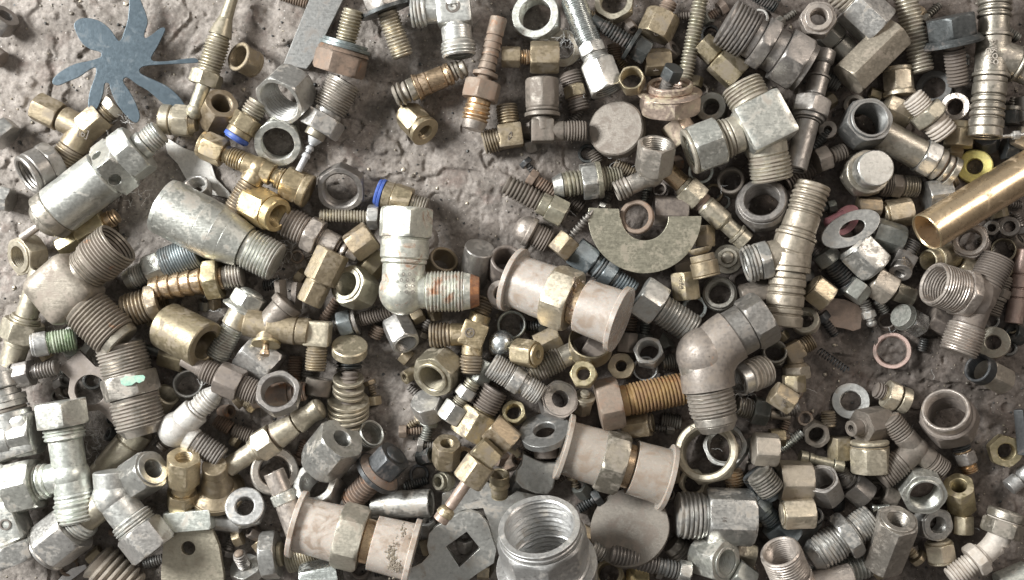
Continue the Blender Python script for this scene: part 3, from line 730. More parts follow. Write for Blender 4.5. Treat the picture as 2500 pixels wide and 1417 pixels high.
St('beige barrel fitting with hex and ringed end', 'barrel fitting', 'beige', 860,965,1385,1250,'C260:112 H85:140@zinc C45:118 C15:90@rusty C30:105 F12:90@rusty F35:112', o=2, rl=10, lm='beige barrel fitting', z=4)
St('tiny beige nut with black hole', 'small nut', 'beige', 475,935,480,950,'C60:66', L=62, b0=28, o=1)
St('purplish hex bolt with short thread', 'small bolt', 'brown', 395,1165,605,1085,'H90:98 C20:45 T110:60/17', o=1, rl=0)
St('bright round faced plug with stepped body', 'round plug', 'zincw', 825,1210,720,1265,'C130:130@zinc C8:120 C20:160@beige K60:150>165@beige H60:178@beige', L=300, o=3, lm='bright round faced plug', z=4)
St('pale brass hex nut upright', 'hex nut', 'brassp', 1432,880,1412,1060,'C50:90 H120:112', o=1, rl=20)
St('yellow gold plated ring washer', 'ring washer', 'yellow', 1533,1200,1538,1207,'C55:122', L=57, b0=56, o=1, lm='yellow ring washer', thr=False)
St('dark screw head under the ribbed tee', 'small nut', 'dark', 1620,990,1630,1060,'H90:85', L=100, o=0)
St('small zinc barbed pin at right edge', 'small pin', 'zincw', 1720,985,1920,970,'C60:12 D20:20 H40:35 C60:16', o=2)
St('dark washered bolt at the right edge', 'small bolt', 'steel', 1810,700,1790,900,'T60:25 F25:70 H80:70@dark', o=1)
St('dark green hex bolt at the right edge', 'small bolt', 'dark', 1740,1075,1900,1080,'H90:85 T80:40', o=0)
St('steel barrel at right edge', 'barrel fitting', 'steel', 1880,700,1900,880,'C100:55 C80:60', o=0)
St('fine threaded adapter with hex', 'threaded adapter', 'brown', 850,1330,1125,1350,'T70:90/16 H65:95 C15:70 T105:80/14@beige', o=1, rl=10)
St('zinc hex nut beside the bronze tube', 'hex nut', 'zinc', 1180,1420,1350,1400,'H160:125', o=0, rl=0)
St('dark threaded shank in shadow', 'threaded stub', 'brown', 170,1330,420,1180,'T250:60/18', o=0)
full()
St('long polished bronze tube running off the right edge', 'metal tube', 'tube', 2262,568,2560,385,'C300:48', L=356, b0=44, thr=False, o=3, lm='polished bronze tube', z=20, var=3)
St('brown bored ring under the barrel', 'ring nut', 'brown', 2085,255,2090,262,'C25:26', L=27, b0=15, o=0)
# ================================================================== middle left patch
patch(0, 460)
St('grey hex nut low at the left edge', 'hex nut', 'zinc', -30,60,80,90,'H120:95', o=1)
St('olive nut with wide threaded bore and hex back', 'hex nut', 'olive', 125,495,265,470,'C12:118 H150:150', L=190, b0=78, o=1, rl=5, lm='olive left hand nut')
St('small brass adapter of two hexes', 'hex union', 'brass', 430,430,845,195,'H150:75 C8:60 H210:112 C50:65@bronze T40:60@bronze', o=1, rl=20, lm='small two hex brass adapter')
full()
Mt('big rusty brown elbow with two coarse threads', 'elbow fitting', 'cast', 158,706,
   [(290,592,14,'C90:50 T80:58/6.3',49), (298,838,-4,'C60:50 T110:58/6.6 C22:50@beige',0)], ('block', 70, 1.0, .82, .42), o=2, lm='big brown block elbow', z=48)
St('blue zinc reducer with two threads and hex', 'reducer fitting', 'blue', 308,686,484,616,'K18:22>28@zinc T38:29/5@zinc H40:45@zinc T85:44>41/5', o=1, lm='blue zinc reducer', rl=12, var=3)
St('large dull tapered pipe nipple with threaded end', 'pipe nipple', 'zinc', 398,502,676,642,'K12:69>71 K100:71>71 K40:71>69 K30:69>63 K50:63>53 T90:50/6.5', o=2, lm='large tapered pipe nipple', z=6)
St('bronze hose barb with hex and thread', 'hose barb fitting', 'bronze', 370,705,592,672,'B132:33/27 C10:30 H36:55@brass C8:28 T48:31/6@beige', o=2, rl=4, lm='bronze hose barb', z=6)
St('brass bushing with hex and coarse thread', 'threaded bushing', 'brassd', 305,762,395,735,'T70:42/7 H28:55', o=1, rl=10, b0=30)
St('thick bronze sleeve bushing', 'sleeve bushing', 'bronze', 505,845,408,795,'C100:59@brassd', L=120, b0=36, o=2, lm='thick bronze sleeve', thr=False, z=4)
patch(0, 460)
St('zinc flanged bolt with domed hex head', 'flanged bolt', 'zinc', 1830,735,1555,1225,'D30:90 H95:132 K20:130>150 F15:155 C120:92@olive T240:82/15', o=2, lm='domed flanged bolt', rl=0, z=10)
St('olive pipe stub with open end and collars', 'pipe fitting', 'olive', 300,590,75,1280,'C300:78 F18:100 F14:110 H120:150 C15:100 F20:95 C120:85 F18:75', L=730, b0=52, o=1, lm='olive pipe stub', rl=5, z=8, d0=60)
St('green painted stud with zinc tip', 'threaded stud', 'green', 225,1135,545,1085,'C20:80@zincw C100:88@zincw C10:80 T190:84/15', o=2, lm='green painted stud', L=335)
St('greenish zinc nut behind the green stud', 'hex nut', 'zinc', 545,1100,570,1130,'H120:130', L=125, b0=60, o=0)
full()
Pt('brown steel banjo plate with round eye', 'banjo plate', 'brown', [(146,900),(195,855),(235,895),(260,900),(290,930),(290,960),(275,985),(300,1020),(280,1038),(245,1002),(215,1005),(180,990),(168,960),(172,925)], 10, holes=[circ(222,952,38,37)], o=0, lm='brown eyed plate')
St('grey coarse threaded nipple marked with mint paint', 'threaded nipple', 'beige', 293,842,350,1062,'T85:60/6.6 H62:72 T90:60/6.6 K22:54>42', o=3, lm='mint painted nipple', rl=28, b1=32, z=12)
Pt('smear', 'paint smear', 'mint', [(0,0),(1,0),(1,1)], 1, o=9) if False else None
patch(0, 460)
St('dark hex bolt with washer at lower left', 'small bolt', 'steel', 90,1360,410,1290,'F15:95 C15:70 H110:105 C10:50 T170:58/17', o=1, rl=0, lm='dark washered left bolt')
St('bent grey pin ending in brass hex', 'bent pin', 'brassd', 1000,1140,1330,1240,'C150:32@grey H150:98', o=1, rl=0)
full()
St('brown threaded barrel stem fitting', 'stem fitting', 'brown', 445,880,632,962,'K35:14>18 C10:20 T35:28/5 H50:42 T40:30/5', o=1, rl=10)
St('dark barrel stub with tiny thread', 'barrel fitting', 'rusty', 616,968,747,955,'C85:30 C12:26 T28:24/5', o=2, b1=14, z=26)
St('steel ring nut under the dark barrel', 'ring nut', 'steel', 678,955,684,968,'H34:58', L=38, b0=38, o=1)
St('thin zinc ring standing open', 'ring', 'zinc', 459,935,464,947,'C30:37', L=34, b0=30, o=1, thr=False)
St('zinc sleeve with bronze core', 'sleeve bushing', 'olive', 410,962,370,1010,'C70:30', L=75, b0=22, o=0)

# ---- valve group
Mt('forked brass valve with disc washer and side stem', 'valve fitting', 'brassd', 655,798,
   [(755,812,0,'C70:36 C30:34',0), (600,786,0,'C60:34',0), (706,738,0,'C60:34@brown C20:40@brown',0), (646,868,30,'C40:26 F8:35@brass=washer C14:8@bronze H12:12@bronze',0)], ('ball', 34), o=2, lm='forked brass valve', z=42)
St('brown fork prong of two', 'fork prong', 'brown', 683,684,690,756,'Q70:15', o=2, z=38)
St('brown fork prong of two, right one', 'fork prong', 'brown', 727,690,722,756,'Q70:15', o=2, z=38)
Mt('brass square elbow with downward thread', 'elbow fitting', 'brass', 776,815,
   [(770,905,0,'C30:24 T62:26/5.3@brassd',14), (745,810,0,'C20:28',0)], ('block', 31, 1.0, 1.0), o=3, lm='square brass elbow', z=44, bm='brassp')
St('zinc hex nut under the disc washer', 'hex nut', 'zinc', 600,850,668,905,'H70:55', o=0, rl=0)
St('brown block nut under the valve', 'hex nut', 'brown', 782,925,775,965,'C50:34', o=1, b0=18)

# ================================================================== middle second patch
St('gold brass cap nut with bright bore', 'cap nut', 'gold', 680,528,610,492,'C22:42@gold H62:49', L=92, b0=27, o=3, lm='gold brass cap nut', rl=20, z=10)
patch(620, 460)
St('grey brown bulkhead fitting with fine thread', 'bulkhead fitting', 'beige', 215,225,745,500,'T150:112/20 C15:90 H85:140 C15:70 C110:88 C15:60 D35:70 U20:70 K70:55>40', o=1, rl=10, lm='beige bulkhead fitting', z=0)
St('long zinc bolt with small hex head', 'hex bolt', 'olive', 475,195,900,210,'T340:48/17 H75:95@zinc', o=1, rl=20, lm='long zinc small headed bolt', z=8)
St('dull brass hex nut with slot', 'hex nut', 'brassd', 700,440,850,330,'H190:118', o=2, rl=22)
St('dull brass hex under the slotted nut', 'hex nut', 'brassd', 800,620,930,470,'H170:100', o=0, rl=30)
full()
Mt('large rust stained swivel elbow with hex nut', 'elbow fitting', 'swivel', 983,712,
   [(993,508,0,'C70:52 C12:56@swivel C50:59@swivel=collar C4:57 H72:70@swivel=nut F2:58',0,14), (1170,712,0,'C50:42 T78:50/6.3@swivel K14:46>43@swivel K18:43>35@rust',24)], ('ball', 58), o=3, lm='large rust stained elbow', z=42, var=2,
   mark=('o o o\no  o o o\n      o o\n      o o', 985, 690, 17, 0, 57))
St('plain grey steel dowel pin', 'dowel pin', 'steel', 1172,605,1150,690,'C95:37', L=110, o=1, lm='plain grey dowel')
St('thin brass ring behind the rusty elbow', 'ring', 'brassd', 1085,632,1070,660,'C25:36', L=50, b0=28, o=1, thr=False)
St('dark open steel tube on end', 'sleeve bushing', 'brown', 1238,632,1228,672,'C70:40', L=80, b0=31, o=1, thr=False)
St('dull zinc nut with small bore', 'small nut', 'beige', 1222,715,1228,730,'C30:34 C10:30', L=42, b0=18, o=1)
patch(620, 460)
St('pair of brass hexes joined end on', 'hex union', 'brassd', 575,455,395,830,'H215:128 C8:100 H150:98', o=1, rl=10, lm='joined olive brass hexes')
St('olive steel nut with threaded bore facing left', 'hex nut', 'olive', 665,690,790,745,'C12:118 H200:155', L=220, b0=88, o=2, rl=20, lm='olive nut facing left', z=8, var=1)
St('rusty screw behind the stud', 'small screw', 'rusty', 610,790,480,980,'T240:38/18', o=0)
St('studded bolt with washer and hex nut', 'hex bolt', 'steel', 1010,880,540,1010,'T250:52/15@brown C6:40 F22:100 F14:80 H90:102@blue T70:48/15', o=1, rl=10, lm='washered stud with nut')
St('zinc hex sleeve nut', 'hex nut', 'zinc', 1098,1125,1020,960,'C6:90 H190:112', L=230, b0=78, o=1, rl=20)
Mt('bright brass tee with three threads and crest stamp', 'tee fitting', 'brass', 1582,1050,
   [(1682,790,0,'C150:78 T120:64/14@brassd',0), (1265,1060,0,'C180:82 T160:92/18@brassd',0), (1558,1335,0,'C150:75 T130:82/18@brassd',0)], ('block', 92, 1.0, .9), o=3, lm='bright brass stamped tee', z=32,
   mark=[('H', 1148, 813, 17, 70, 29), ('O', 1148, 813, 32, 70, 29)])
St('polished steel ball set in a hex nut', 'ball nut', 'steel', 1785,1130,1788,1150,'H60:105', L=65, b0=70, o=1)
St('thin silver ring lying by the capped union', 'ring', 'zincw', 1855,980,1860,990,'C40:105', L=45, b0=88, o=1, thr=False)
St('olive deep nut with dark open mouth', 'deep nut', 'olive', 1275,1375,1375,1270,'C15:120 H150:172', L=220, b0=92, o=2, lm='olive deep mouthed nut', rl=30, var=0)
St('short brass ferrule ring', 'ferrule', 'brassp', 690,1130,690,1190,'C55:128', L=75, o=2, z=26)
St('dark threaded plug under the ferrule', 'threaded stub', 'dark', 690,1200,690,1300,'T100:95/20', o=1)
St('zinc blue hex partly hidden', 'hex nut', 'grey', 1680,1240,1600,1400,'H180:100', o=0, rl=0)
full()
St('twin threaded zinc nipple with knurl', 'threaded nipple', 'zinc', 1198,890,1322,965,'T50:32/5 S26:32 C8:25 T40:28/5', o=1, rl=0)

# ================================================================== middle third patch
patch(1240, 460)
St('olive cross bolt with slotted hex collar', 'hex bolt', 'brown', -20,-30,420,200,'T240:78/22@brown C60:82@olive H110:110@olive C10:70', o=2, rl=0, lm='slotted collar bolt', z=8)
St('small dark thread end beyond the slotted bolt', 'threaded stub', 'brown', 420,60,535,150,'T130:45/17', o=0)
St('brown domed plug with short thread', 'domed plug', 'brown', 55,260,300,390,'D90:105@beige C40:112@beige C8:80 T120:88/17', o=2, lm='domed brown plug')
St('pointed wood screw in a brass hex', 'wood screw', 'brassd', 622,148,355,470,'K50:3>22@steel T190:30/22@steel H130:98', o=2, rl=0, lm='pointed wood screw')
half = circ(985,205,408,408,60,-0.5,189) + [(800,150),(805,205)] + list(reversed(circ(985,205,170,172,40,0,172))) 
Pt('olive zinc half moon washer broken from a disc', 'half washer', 'olive', half, 24, o=3, lm='half moon washer', z=74, var=1, bev=.8)
St('brown bronze ring inside the half moon gap', 'ring', 'bronze', 925,205,935,212,'C55:124@rusty', L=60, b0=88, o=2, thr=False, z=52)
St('dark brown flat sided hex', 'hex nut', 'brown', 1050,160,1290,170,'H230:118', o=1, rl=20, var=0, z=-8)
St('little brass hex by the half washer', 'hex nut', 'brassd', 1420,270,1420,420,'H140:78', o=0, rl=0)
St('blue grey double hex adapter with fine thread', 'hex adapter', 'blue', 480,445,905,745,'H170:120 C10:80 T80:92/18 C5:70 H90:108 T190:78/17', o=1, rl=10, lm='blue grey hex adapter', z=4, var=1)
full()
UN = 'F11:82@plastic=cap_rim K84:66>69@plastic=end_cap H56:82@{h} C22:54@bronze K80:66>69@plastic=end_cap F12:82@plastic=cap_rim'
St('brass union with pink plastic caps, glossy hex, upper of three', 'capped union', 'beige', 1249,682,1518,782,UN.format(h='brassp'), L=-300, o=3, lm='glossy hexed capped union', rl=18, z=2, var=2)
St('brass union with pink plastic caps, matt brown hex, middle of three', 'capped union', 'beige', 1372,1090,1634,1168,UN.format(h='beige'), o=3, lm='matt hexed capped union', rl=8, z=4, var=1)
St('brass union with muddy pink plastic caps, lowest of three', 'capped union', 'beige', 720,1278,1012,1350,UN.format(h='pale'), o=3, lm='muddy capped union', rl=20, z=22, var=3)
patch(1240, 460)
St('large blue zinc hex bolt', 'hex bolt', 'blue', 945,765,1340,1025,'H165:172@zinc C10:90@zinc T280:112/20@zinc', o=2, rl=0, lm='large blue zinc bolt', z=14)
St('brown brass hex with stamped mark', 'hex nut', 'brassd', 1270,605,1290,805,'H200:112', o=1, rl=10, mark=('0300', 1664, 690, 15, 85, 34))
St('knurled brass thimble cap', 'knurled cap', 'brassd', 1385,430,1435,640,'U50:85 C50:88 S100:98 C15:100', o=1, lm='knurled brass thimble')
St('brown hex below the half washer', 'hex nut', 'brown', 1190,560,1310,520,'H110:90', o=0)
St('round washer carrying a small hex screw', 'washer screw', 'beige', 1583,495,1586,512,'D30:50 H75:78 F18:108', L=110, o=2, lm='small washered hex screw')
St('round shouldered steel nut', 'collar nut', 'steel', 1525,755,1532,775,'C30:112 K20:120>128 H60:130', L=112, b0=78, o=2, lm='round shouldered steel nut')
St('brown cut washer with notch', 'cut washer', 'brown', 1690,670,1695,675,'F28:100', L=28, b0=55, o=0)
St('brown hex beneath the barbed pipe tee', 'hex nut', 'brown', 1680,790,1880,740,'H190:95', o=1, rl=30)
St('bright silver crescent ring', 'ring', 'bright', 1345,860,1347,862,'F22:90', L=24, b0=62, o=0)
full()
Mt('large brown elbow with taped nut and thread', 'elbow fitting', 'beige', 1712,864,
   [(1872,770,0,'C60:50 F6:60@olive C55:60@steel H50:70@steel',0,20), (1752,1052,0,'C65:60 T82:58/7 C22:52 K16:50>40',0)], ('bend', 65, 1.35, 1), o=3, lm='large brown bent elbow', z=54, bm='cast', var=2)
patch(1240, 460)
St('brass hex cap with tiny bore', 'cap nut', 'brass', 218,1200,60,1178,'C20:80 H160:105', L=190, b0=32, o=1, rl=20)
St('dull brass hex behind the capped union', 'hex nut', 'brassd', 370,1060,210,1140,'H180:98', o=0, rl=0)
St('beige threaded barrel', 'threaded barrel', 'beige', 145,1340,500,1170,'T230:90/17 C110:78', o=0)
St('tilted brass ring collar cupping a nut', 'ring collar', 'brassd', 600,1090,590,1170,'C90:160', L=130, b0=142, o=1, thr=False, lm='tilted brass collar')
St('brown nut caught in the brass collar', 'hex nut', 'brown', 560,1110,690,1190,'H140:95', o=2, rl=0, z=25)
St('small brown hex beside the cap rim', 'hex nut', 'brown', 865,1040,855,1180,'H140:80', o=1, rl=0)
St('reddish thread above the small hex', 'threaded stub', 'rusty', 890,900,880,1030,'T130:48/16', o=0)
St('zinc hex nut with clean bore', 'hex nut', 'zinc', 1010,1165,1022,1205,'C10:100 H90:115', L=115, b0=72, o=1, rl=10, lm='clean bored zinc nut')
St('flat brass hex nut with small hole', 'hex nut', 'brassd', 815,1280,820,1290,'H70:104', L=72, b0=40, o=2, rl=5)
St('brass nut with round mouth', 'hex nut', 'brass', 543,1335,548,1350,'C15:92 H80:105', L=98, b0=48, o=1)
St('zinc hook ring', 'ring', 'zincw', 990,1300,992,1303,'C25:92', L=28, b0=74, o=0, thr=False)
St('dark stub of thread', 'threaded stub', 'steel', 1110,1260,1215,1245,'T110:58/15', o=0)
full()
St('rust orange hex bolt with yellow thread', 'hex bolt', 'rusty', 1460,992,1672,948,'H56:66@rusty C18:38@yrust T140:40/7@yrust', o=2, rl=12, lm='rust orange bolt', z=6)
St('zinc nut wrapped in tape showing bore', 'taped connector', 'zinc', 1800,932,1872,902,'C18:38 T40:40/8@tape', L=85, b0=27, o=2)

# ================================================================== middle right patch
Mt('long ribbed pipe tee with side thread and hex', 'tee fitting', 'pale', 1930,618,
   [(1986,450,0,'C40:49 F8:51 C12:45 C44:43 C5:40 C8:44 C5:40 C8:44 C5:40 C8:44 C5:40 C8:44 C5:40 C10:44 C12:43',0), (1910,798,0,'C30:51 F10:52 C14:43 C16:45 C3:41 C12:45 C3:41 C24:45 C4:41 C12:45 C3:42 C24:47',30), (1818,648,-4,'C50:42 H24:52@zinc T32:46/7@zinc',34)], ('ball', 46), o=3, lm='long ribbed pipe tee', z=44, var=1)
patch(1860, 460)
St('tilted flat washer over pink plastic', 'flat washer', 'zinc', 640,290,648,305,'F28:232', L=30, o=2, b0=105, thr=False, z=34) if False else None
Pt('tilted oval looking zinc flat washer over pink plastic', 'flat washer', 'zinc', circ(638,292,225,112,60,rot=-27), 20, holes=[circ(648,292,98,54,40,rot=-27)], o=3, lm='tilted zinc flat washer', z=66, tilt=(10, -18))
Pt('pink plastic clip under the flat washer', 'plastic clip', 'pinkpl', circ(600,230,130,80,30,rot=-50), 40, holes=[circ(590,240,70,35,24,rot=-50)], o=2, lm='pink plastic clip', z=22, tilt=(0, -14))
St('pink plastic peg', 'plastic peg', 'pinkpl', 450,260,600,190,'D30:40 C120:38', o=2)
St('pale brass nut above the flat washer', 'hex nut', 'brassd', 690,130,850,140,'H120:78', o=1, rl=20)
St('large pale brass hex nut', 'hex nut', 'brassp', 880,195,1070,160,'C20:80 H170:108', o=2, rl=25, lm='large pale brass nut')
St('dark grey flat sided hex', 'hex nut', 'grey', 800,310,1010,380,'H200:112', o=2, rl=30, var=0)
St('dull zinc domed hex nut', 'domed nut', 'zinc', 645,395,830,580,'K20:120>145 H170:155 C10:130', o=2, rl=18, lm='dull zinc domed nut', var=1, z=6)
full()
Mt('small beige elbow with bored boss', 'elbow fitting', 'steel', 2200,640,
   [(2228,588,0,'C25:24 T40:24/4.8',0), (2198,668,26,'C20:26 C20:27',13)], ('block', 27, 1, .9), o=3, lm='small bored elbow', z=26)
patch(1860, 460)
St('dark bolt with two washers and a far hex', 'hex bolt', 'dark', 440,455,640,710,'H95:100@grey T170:75/17 F25:110 F20:105', o=1, rl=10, var=3, lm='dark double washered bolt')
St('pale grey hex on the dark bolt end', 'hex nut', 'grey', 640,790,720,690,'H110:95', o=2, rl=10, z=18)
St('pale stained nut beside the pipe tee', 'hex nut', 'brassp', 350,700,480,800,'C10:90 H150:115', o=1, rl=15, var=0)
St('large beige hex nut beneath the elbow', 'hex nut', 'pale', 790,650,930,740,'H170:128', o=2, rl=20, var=2)
St('small beige hex cut nut', 'hex nut', 'pale', 960,740,1090,790,'H130:78', o=1, rl=10)
Pt('crumpled pink copper foil sheet', 'copper foil', 'copper', [(412,880),(450,830),(500,790),(590,800),(690,840),(718,880),(712,1010),(660,1030),(590,1010),(520,1000),(430,925)], 12, o=1, lm='crumpled copper foil', tilt=(4, 6), var=3)
St('zinc grease nipple with ball tip', 'grease nipple', 'zinc', 735,805,800,1000,'T75:42/15 K10:35>45 H50:52 C20:30 D15:35 U35:38', o=2, lm='ball tipped grease nipple')
St('second grease nipple thread', 'grease nipple', 'zinc', 830,800,890,900,'H25:48 T85:42/15', o=1)
St('dirty little tube full of grit', 'small ring', 'brown', 900,950,905,975,'C40:64', L=50, b0=50, o=1, thr=False)
St('bright zinc nyloc nut on its side', 'lock nut', 'bright', 1000,915,1130,985,'K30:85>95@grey C20:98@grey H120:102', L=180, o=2, rl=10, lm='bright zinc lock nut')
St('thin copper crush washer lying alone', 'copper washer', 'copper', 938,1170,940,1173,'F18:132', L=18, b0=99, o=1, lm='lone copper crush washer', thr=False, var=0)
St('pale brass elbow mouth with fine thread', 'brass elbow', 'brassp', 1195,520,1400,480,'C60:78 C130:95 D40:80', L=260, b0=62, o=1, lm='pale brass open elbow')
St('pale brass flat hex', 'hex nut', 'brassp', 1440,530,1530,590,'H130:95', o=0, rl=30)
St('pale ring nut with stepped bore', 'ring nut', 'beige', 1497,370,1508,395,'C25:118 H90:140', L=118, b0=78, o=1, lm='pale stepped ring nut')
St('small dark nut by the ring', 'small nut', 'steel', 1655,285,1660,295,'H45:58', L=48, b0=28, o=1)
St('small smooth steel ring', 'small ring', 'steel', 1782,275,1788,285,'C40:72', L=45, b0=40, o=1)
St('thin walled brass ring tube', 'small ring', 'olive', 1740,440,1742,455,'C60:84', L=70, b0=74, o=1, thr=False)
full()
Mt('large brown threaded tee with wide open mouth', 'tee fitting', 'brown', 2388,728,
   [(2438,628,0,'C40:40 T70:41/5',0), (2338,862,0,'C70:38 T70:46/5.3@beige',0), (2278,692,34,'C30:54 H26:64@beige T75:54/6@beige',43)], ('ball', 42), o=3, lm='large brown threaded tee', z=36, bm='brown')
St('ringed copper tube at the right edge', 'metal tube', 'copper', 2502,610,2474,790,'C60:19 C4:17 C30:20 C4:17 C20:20 C4:17 C60:20', o=1, lm='ringed copper tube')
St('dim double threaded nipple', 'threaded nipple', 'brown', 2455,675,2420,770,'T35:20/5 H22:26 C10:22 T40:21/5', o=0)
St('brown hex in shadow under the tee', 'hex nut', 'brown', 2270,775,2318,800,'H70:30', o=0, rl=0)
St('washer with pale stained face', 'flat washer', 'pale', 2424,836,2426,838,'F9:39', L=10, b0=18, o=1, thr=False, lm='pale stained washer')
St('tilted cup nut at lower right', 'cup nut', 'pale', 2385,898,2448,930,'C20:36@dark H50:38', L=85, b0=28, o=1, rl=10)
Mt('dusty brass elbow half buried in dirt', 'elbow fitting', 'brassd', 1938,858,
   [(1985,832,0,'C25:20 T30:21/4',0), (1946,925,0,'C40:20 K10:24>30 H40:35@pale',0,0)], ('block', 22, 1, .9), o=1, lm='dusty half buried elbow')
St('steel ring and nut by the ball elbow', 'ring nut', 'steel', 1892,858,1890,870,'C14:30 H20:34', L=36, b0=23, o=1)
St('zinc ring half under the pipe tee', 'ring', 'pale', 1965,780,1968,790,'C20:34', L=24, b0=20, o=0)
St('pale screw lodged by the zinc washer', 'small screw', 'dark', 2200,940,2205,985,'T40:14/4', o=0)
# ================================================================== bottom left patch
full()
Mt('zinc banded elbow cut by the left edge', 'elbow fitting', 'zinc', 40,1065,
   [(-5,910,0,'C60:50 C10:42@brown F14:46 F14:48 C20:40 C40:48',0), (-90,1100,0,'C90:55',0), (90,1055,0,'H60:60',0,0)], ('block', 52, .9, .9), o=1, lm='banded left elbow', z=40)
Mt('large zinc tee with two hex nuts and open thread', 'tee fitting', 'zincw', 172,1160,
   [(146,980,0,'C95:40 T32:50/7 C4:40 H66:68@zinc=nut',0,24), (192,1272,0,'C62:44 T48:53/7',44), (28,1195,0,'C55:38 T30:44/7 H70:68@zinc=nut',0,10)], ('ball', 46), o=3, lm='large zinc tee', z=42, var=3)
patch(0, 937)
Mt('grey forged elbow with flared thread and fine thread', 'elbow fitting', 'alu', 1270,330,
   [(1565,55,14,'C190:105 C20:85 T130:85/20 K50:75>52',28), (1600,540,-14,'C120:90 T180:88/18@steel',0)], ('ball', 130), o=2, lm='grey forged elbow', z=38)
St('dull olive plain tube under the nipple', 'metal tube', 'olive', 1010,330,640,780,'C90:110 C4:102 C350:108', o=1, lm='dull olive tube')
St('zinc nut with oval looking bore', 'hex nut', 'zinc', 1105,610,935,720,'C10:120 H210:155', L=245, b0=68, o=3, rl=22, lm='light zinc bored nut', z=36)
full()
Mt('zinc forged elbow with two hex nuts', 'elbow fitting', 'zincw', 275,1212,
   [(378,1345,0,'C70:44 T32:52/6 H72:60@zinc=nut',0,8), (270,1150,0,'C60:42',0), (110,1345,-12,'C75:36@olive T30:45/6 H72:66@zinc=nut C10:60@zinc=nut',0,15)], ('ball', 48), o=2, lm='zinc elbow with two nuts', z=32, var=2)
patch(0, 937)
St('clean brass double nut coupling standing up', 'brass coupling', 'brass', 1325,530,1310,880,'H190:125 C10:80 H50:95 C20:80 H120:115', L=420, b0=58, o=2, rl=30, lm='clean brass coupling', d0=60, z=6)
St('bronze flared bushing with wide flange', 'flared bushing', 'brassd', 1545,590,1570,790,'C50:88 K90:85>120 K30:120>190 F25:200', L=300, o=1, lm='bronze flared bushing', var=2)
St('white glaring thick ring nut', 'ring nut', 'zincw', 1762,882,1780,908,'C60:138 H60:150', L=135, b0=66, o=2, lm='glaring white ring nut', z=14, thr=False)
full()
Mt('stamped zinc tee in the lower left corner', 'tee fitting', 'zincw', 12,1275,
   [(48,1372,0,'C55:40 T28:44/6 H75:70@zinc=nut',0,10), (-30,1190,0,'C60:42',0), (-90,1290,0,'C60:42',0)], ('block', 46, 1.1, .9), o=2, lm='stamped corner tee', z=40, mark=('O', 12, 1283, 36, 0, 42.5))
St('zinc hex at left edge above the tee', 'hex nut', 'zinc', -20,1160,20,1180,'H70:50', o=1, rl=0)
patch(0, 937)
St('coarse pale threaded stub with white tag', 'threaded stub', 'pale', 690,1270,960,1500,'T330:150/40@pale', o=1, lm='coarse pale thread')
Pt('strip of thin white plastic', 'plastic strip', 'whitepl', [(400,1440),(440,1390),(520,1330),(620,1300),(632,1325),(560,1380),(480,1440)], 10, o=2, tilt=(2, 2))
full()
Pt('olive stained shield shaped plate with one hole', 'shield plate', 'olive', [(402,1310),(408,1295),(520,1292),(536,1330),(548,1400),(548,1450),(396,1450),(396,1390)], 16, holes=[circ(462,1337,17)], o=3, lm='olive shield plate', z=40, var=2)
St('zinc clamp hinge block', 'hinge block', 'zincw', 405,1274,520,1264,'Q115:34', o=2, rl=45, z=20)
St('short zinc hinge pin', 'hinge pin', 'zinc', 512,1268,590,1278,'C80:25', o=1)
patch(0, 937)
St('rusty stud rising from a small hex', 'small bolt', 'rusty', 1715,1215,1790,1370,'D15:35 T130:48/17@steel H80:120@zinc', L=240, o=2, lm='small rusty stud')
# ================================================================== bottom second patch
full()
St('dull zinc hose tail with hex and barbs', 'hose fitting', 'olive', 556,1143,790,990,'C68:24 C10:29 F6:32 H42:42 C8:28@rusty K50:34>26 C6:20 K34:30>24 K26:24>28 U12:26', o=2, rl=6, lm='dull zinc hose tail', z=6, var=3)
Mt('rusty banjo fitting with round eye', 'banjo fitting', 'beige', 668,1152,
   [(735,1310,6,'C60:26 C30:32@zinc K100:29>34@beige',0)], ('ball', 1), o=2, lm='rusty banjo eye', z=26)
St('banjo eye ring', 'banjo eye', 'beige', 671,1150,668,1155,'C44:57', L=46, b0=37, o=2, thr=False, z=3)
St('chunky dull zinc square nut', 'hex nut', 'zinc', 836,1070,785,1132,'H60:62', L=98, b0=22, o=2, rl=30, lm='chunky dull zinc nut', var=1)
St('pair partner zinc nut with slit mouth', 'hex nut', 'zinc', 768,1178,790,1205,'H60:60', L=66, b0=36, o=1, rl=30, lm='slit mouthed zinc nut')
patch(620, 937)
St('clean zinc olive ring on its side', 'ferrule', 'zinc', 855,352,775,410,'C20:100 K20:104>92 C60:95 K15:95>80', L=140, b0=84, o=1, thr=False, lm='clean zinc ferrule')
St('rusty flanged bolt with rounded head', 'flanged bolt', 'rusty', 1035,500,690,860,'D20:80@dark H120:135@dark K30:130>170@rusty F28:180@dark C8:70 T240:88/22@rusty', L=520, o=2, rl=10, lm='rusty flanged bolt', z=6)
St('open dull zinc tube with inner pin', 'metal tube', 'zinc', 1278,860,860,880,'C420:100', L=425, b0=88, o=1, thr=False, lm='open zinc tube', d0=80)
St('little inner pin of the open tube', 'small pin', 'zincw', 1262,866,1200,872,'C60:12', o=1, z=22)
St('stack of springy washers on a stud', 'washer stack', 'pale', 690,-90,680,270,'T140:66/24@brown', o=0, z=14)
for i, (yy, rx, tl) in enumerate(((-30, 112, 1), (25, 115, 6), (66, 115, 9), (122, 148, 2), (156, 152, -3), (190, 150, -4), (226, 150, -5), (272, 120, 7))):
    St('flattened spring washer in the stacked column', 'spring washer', 'olive', 680+tl*.22,yy-9,680-tl*.22,yy+9,'F22:%d' % rx, L=20.5, o=2, z=(39 - rx * .339) - 2, var=3)
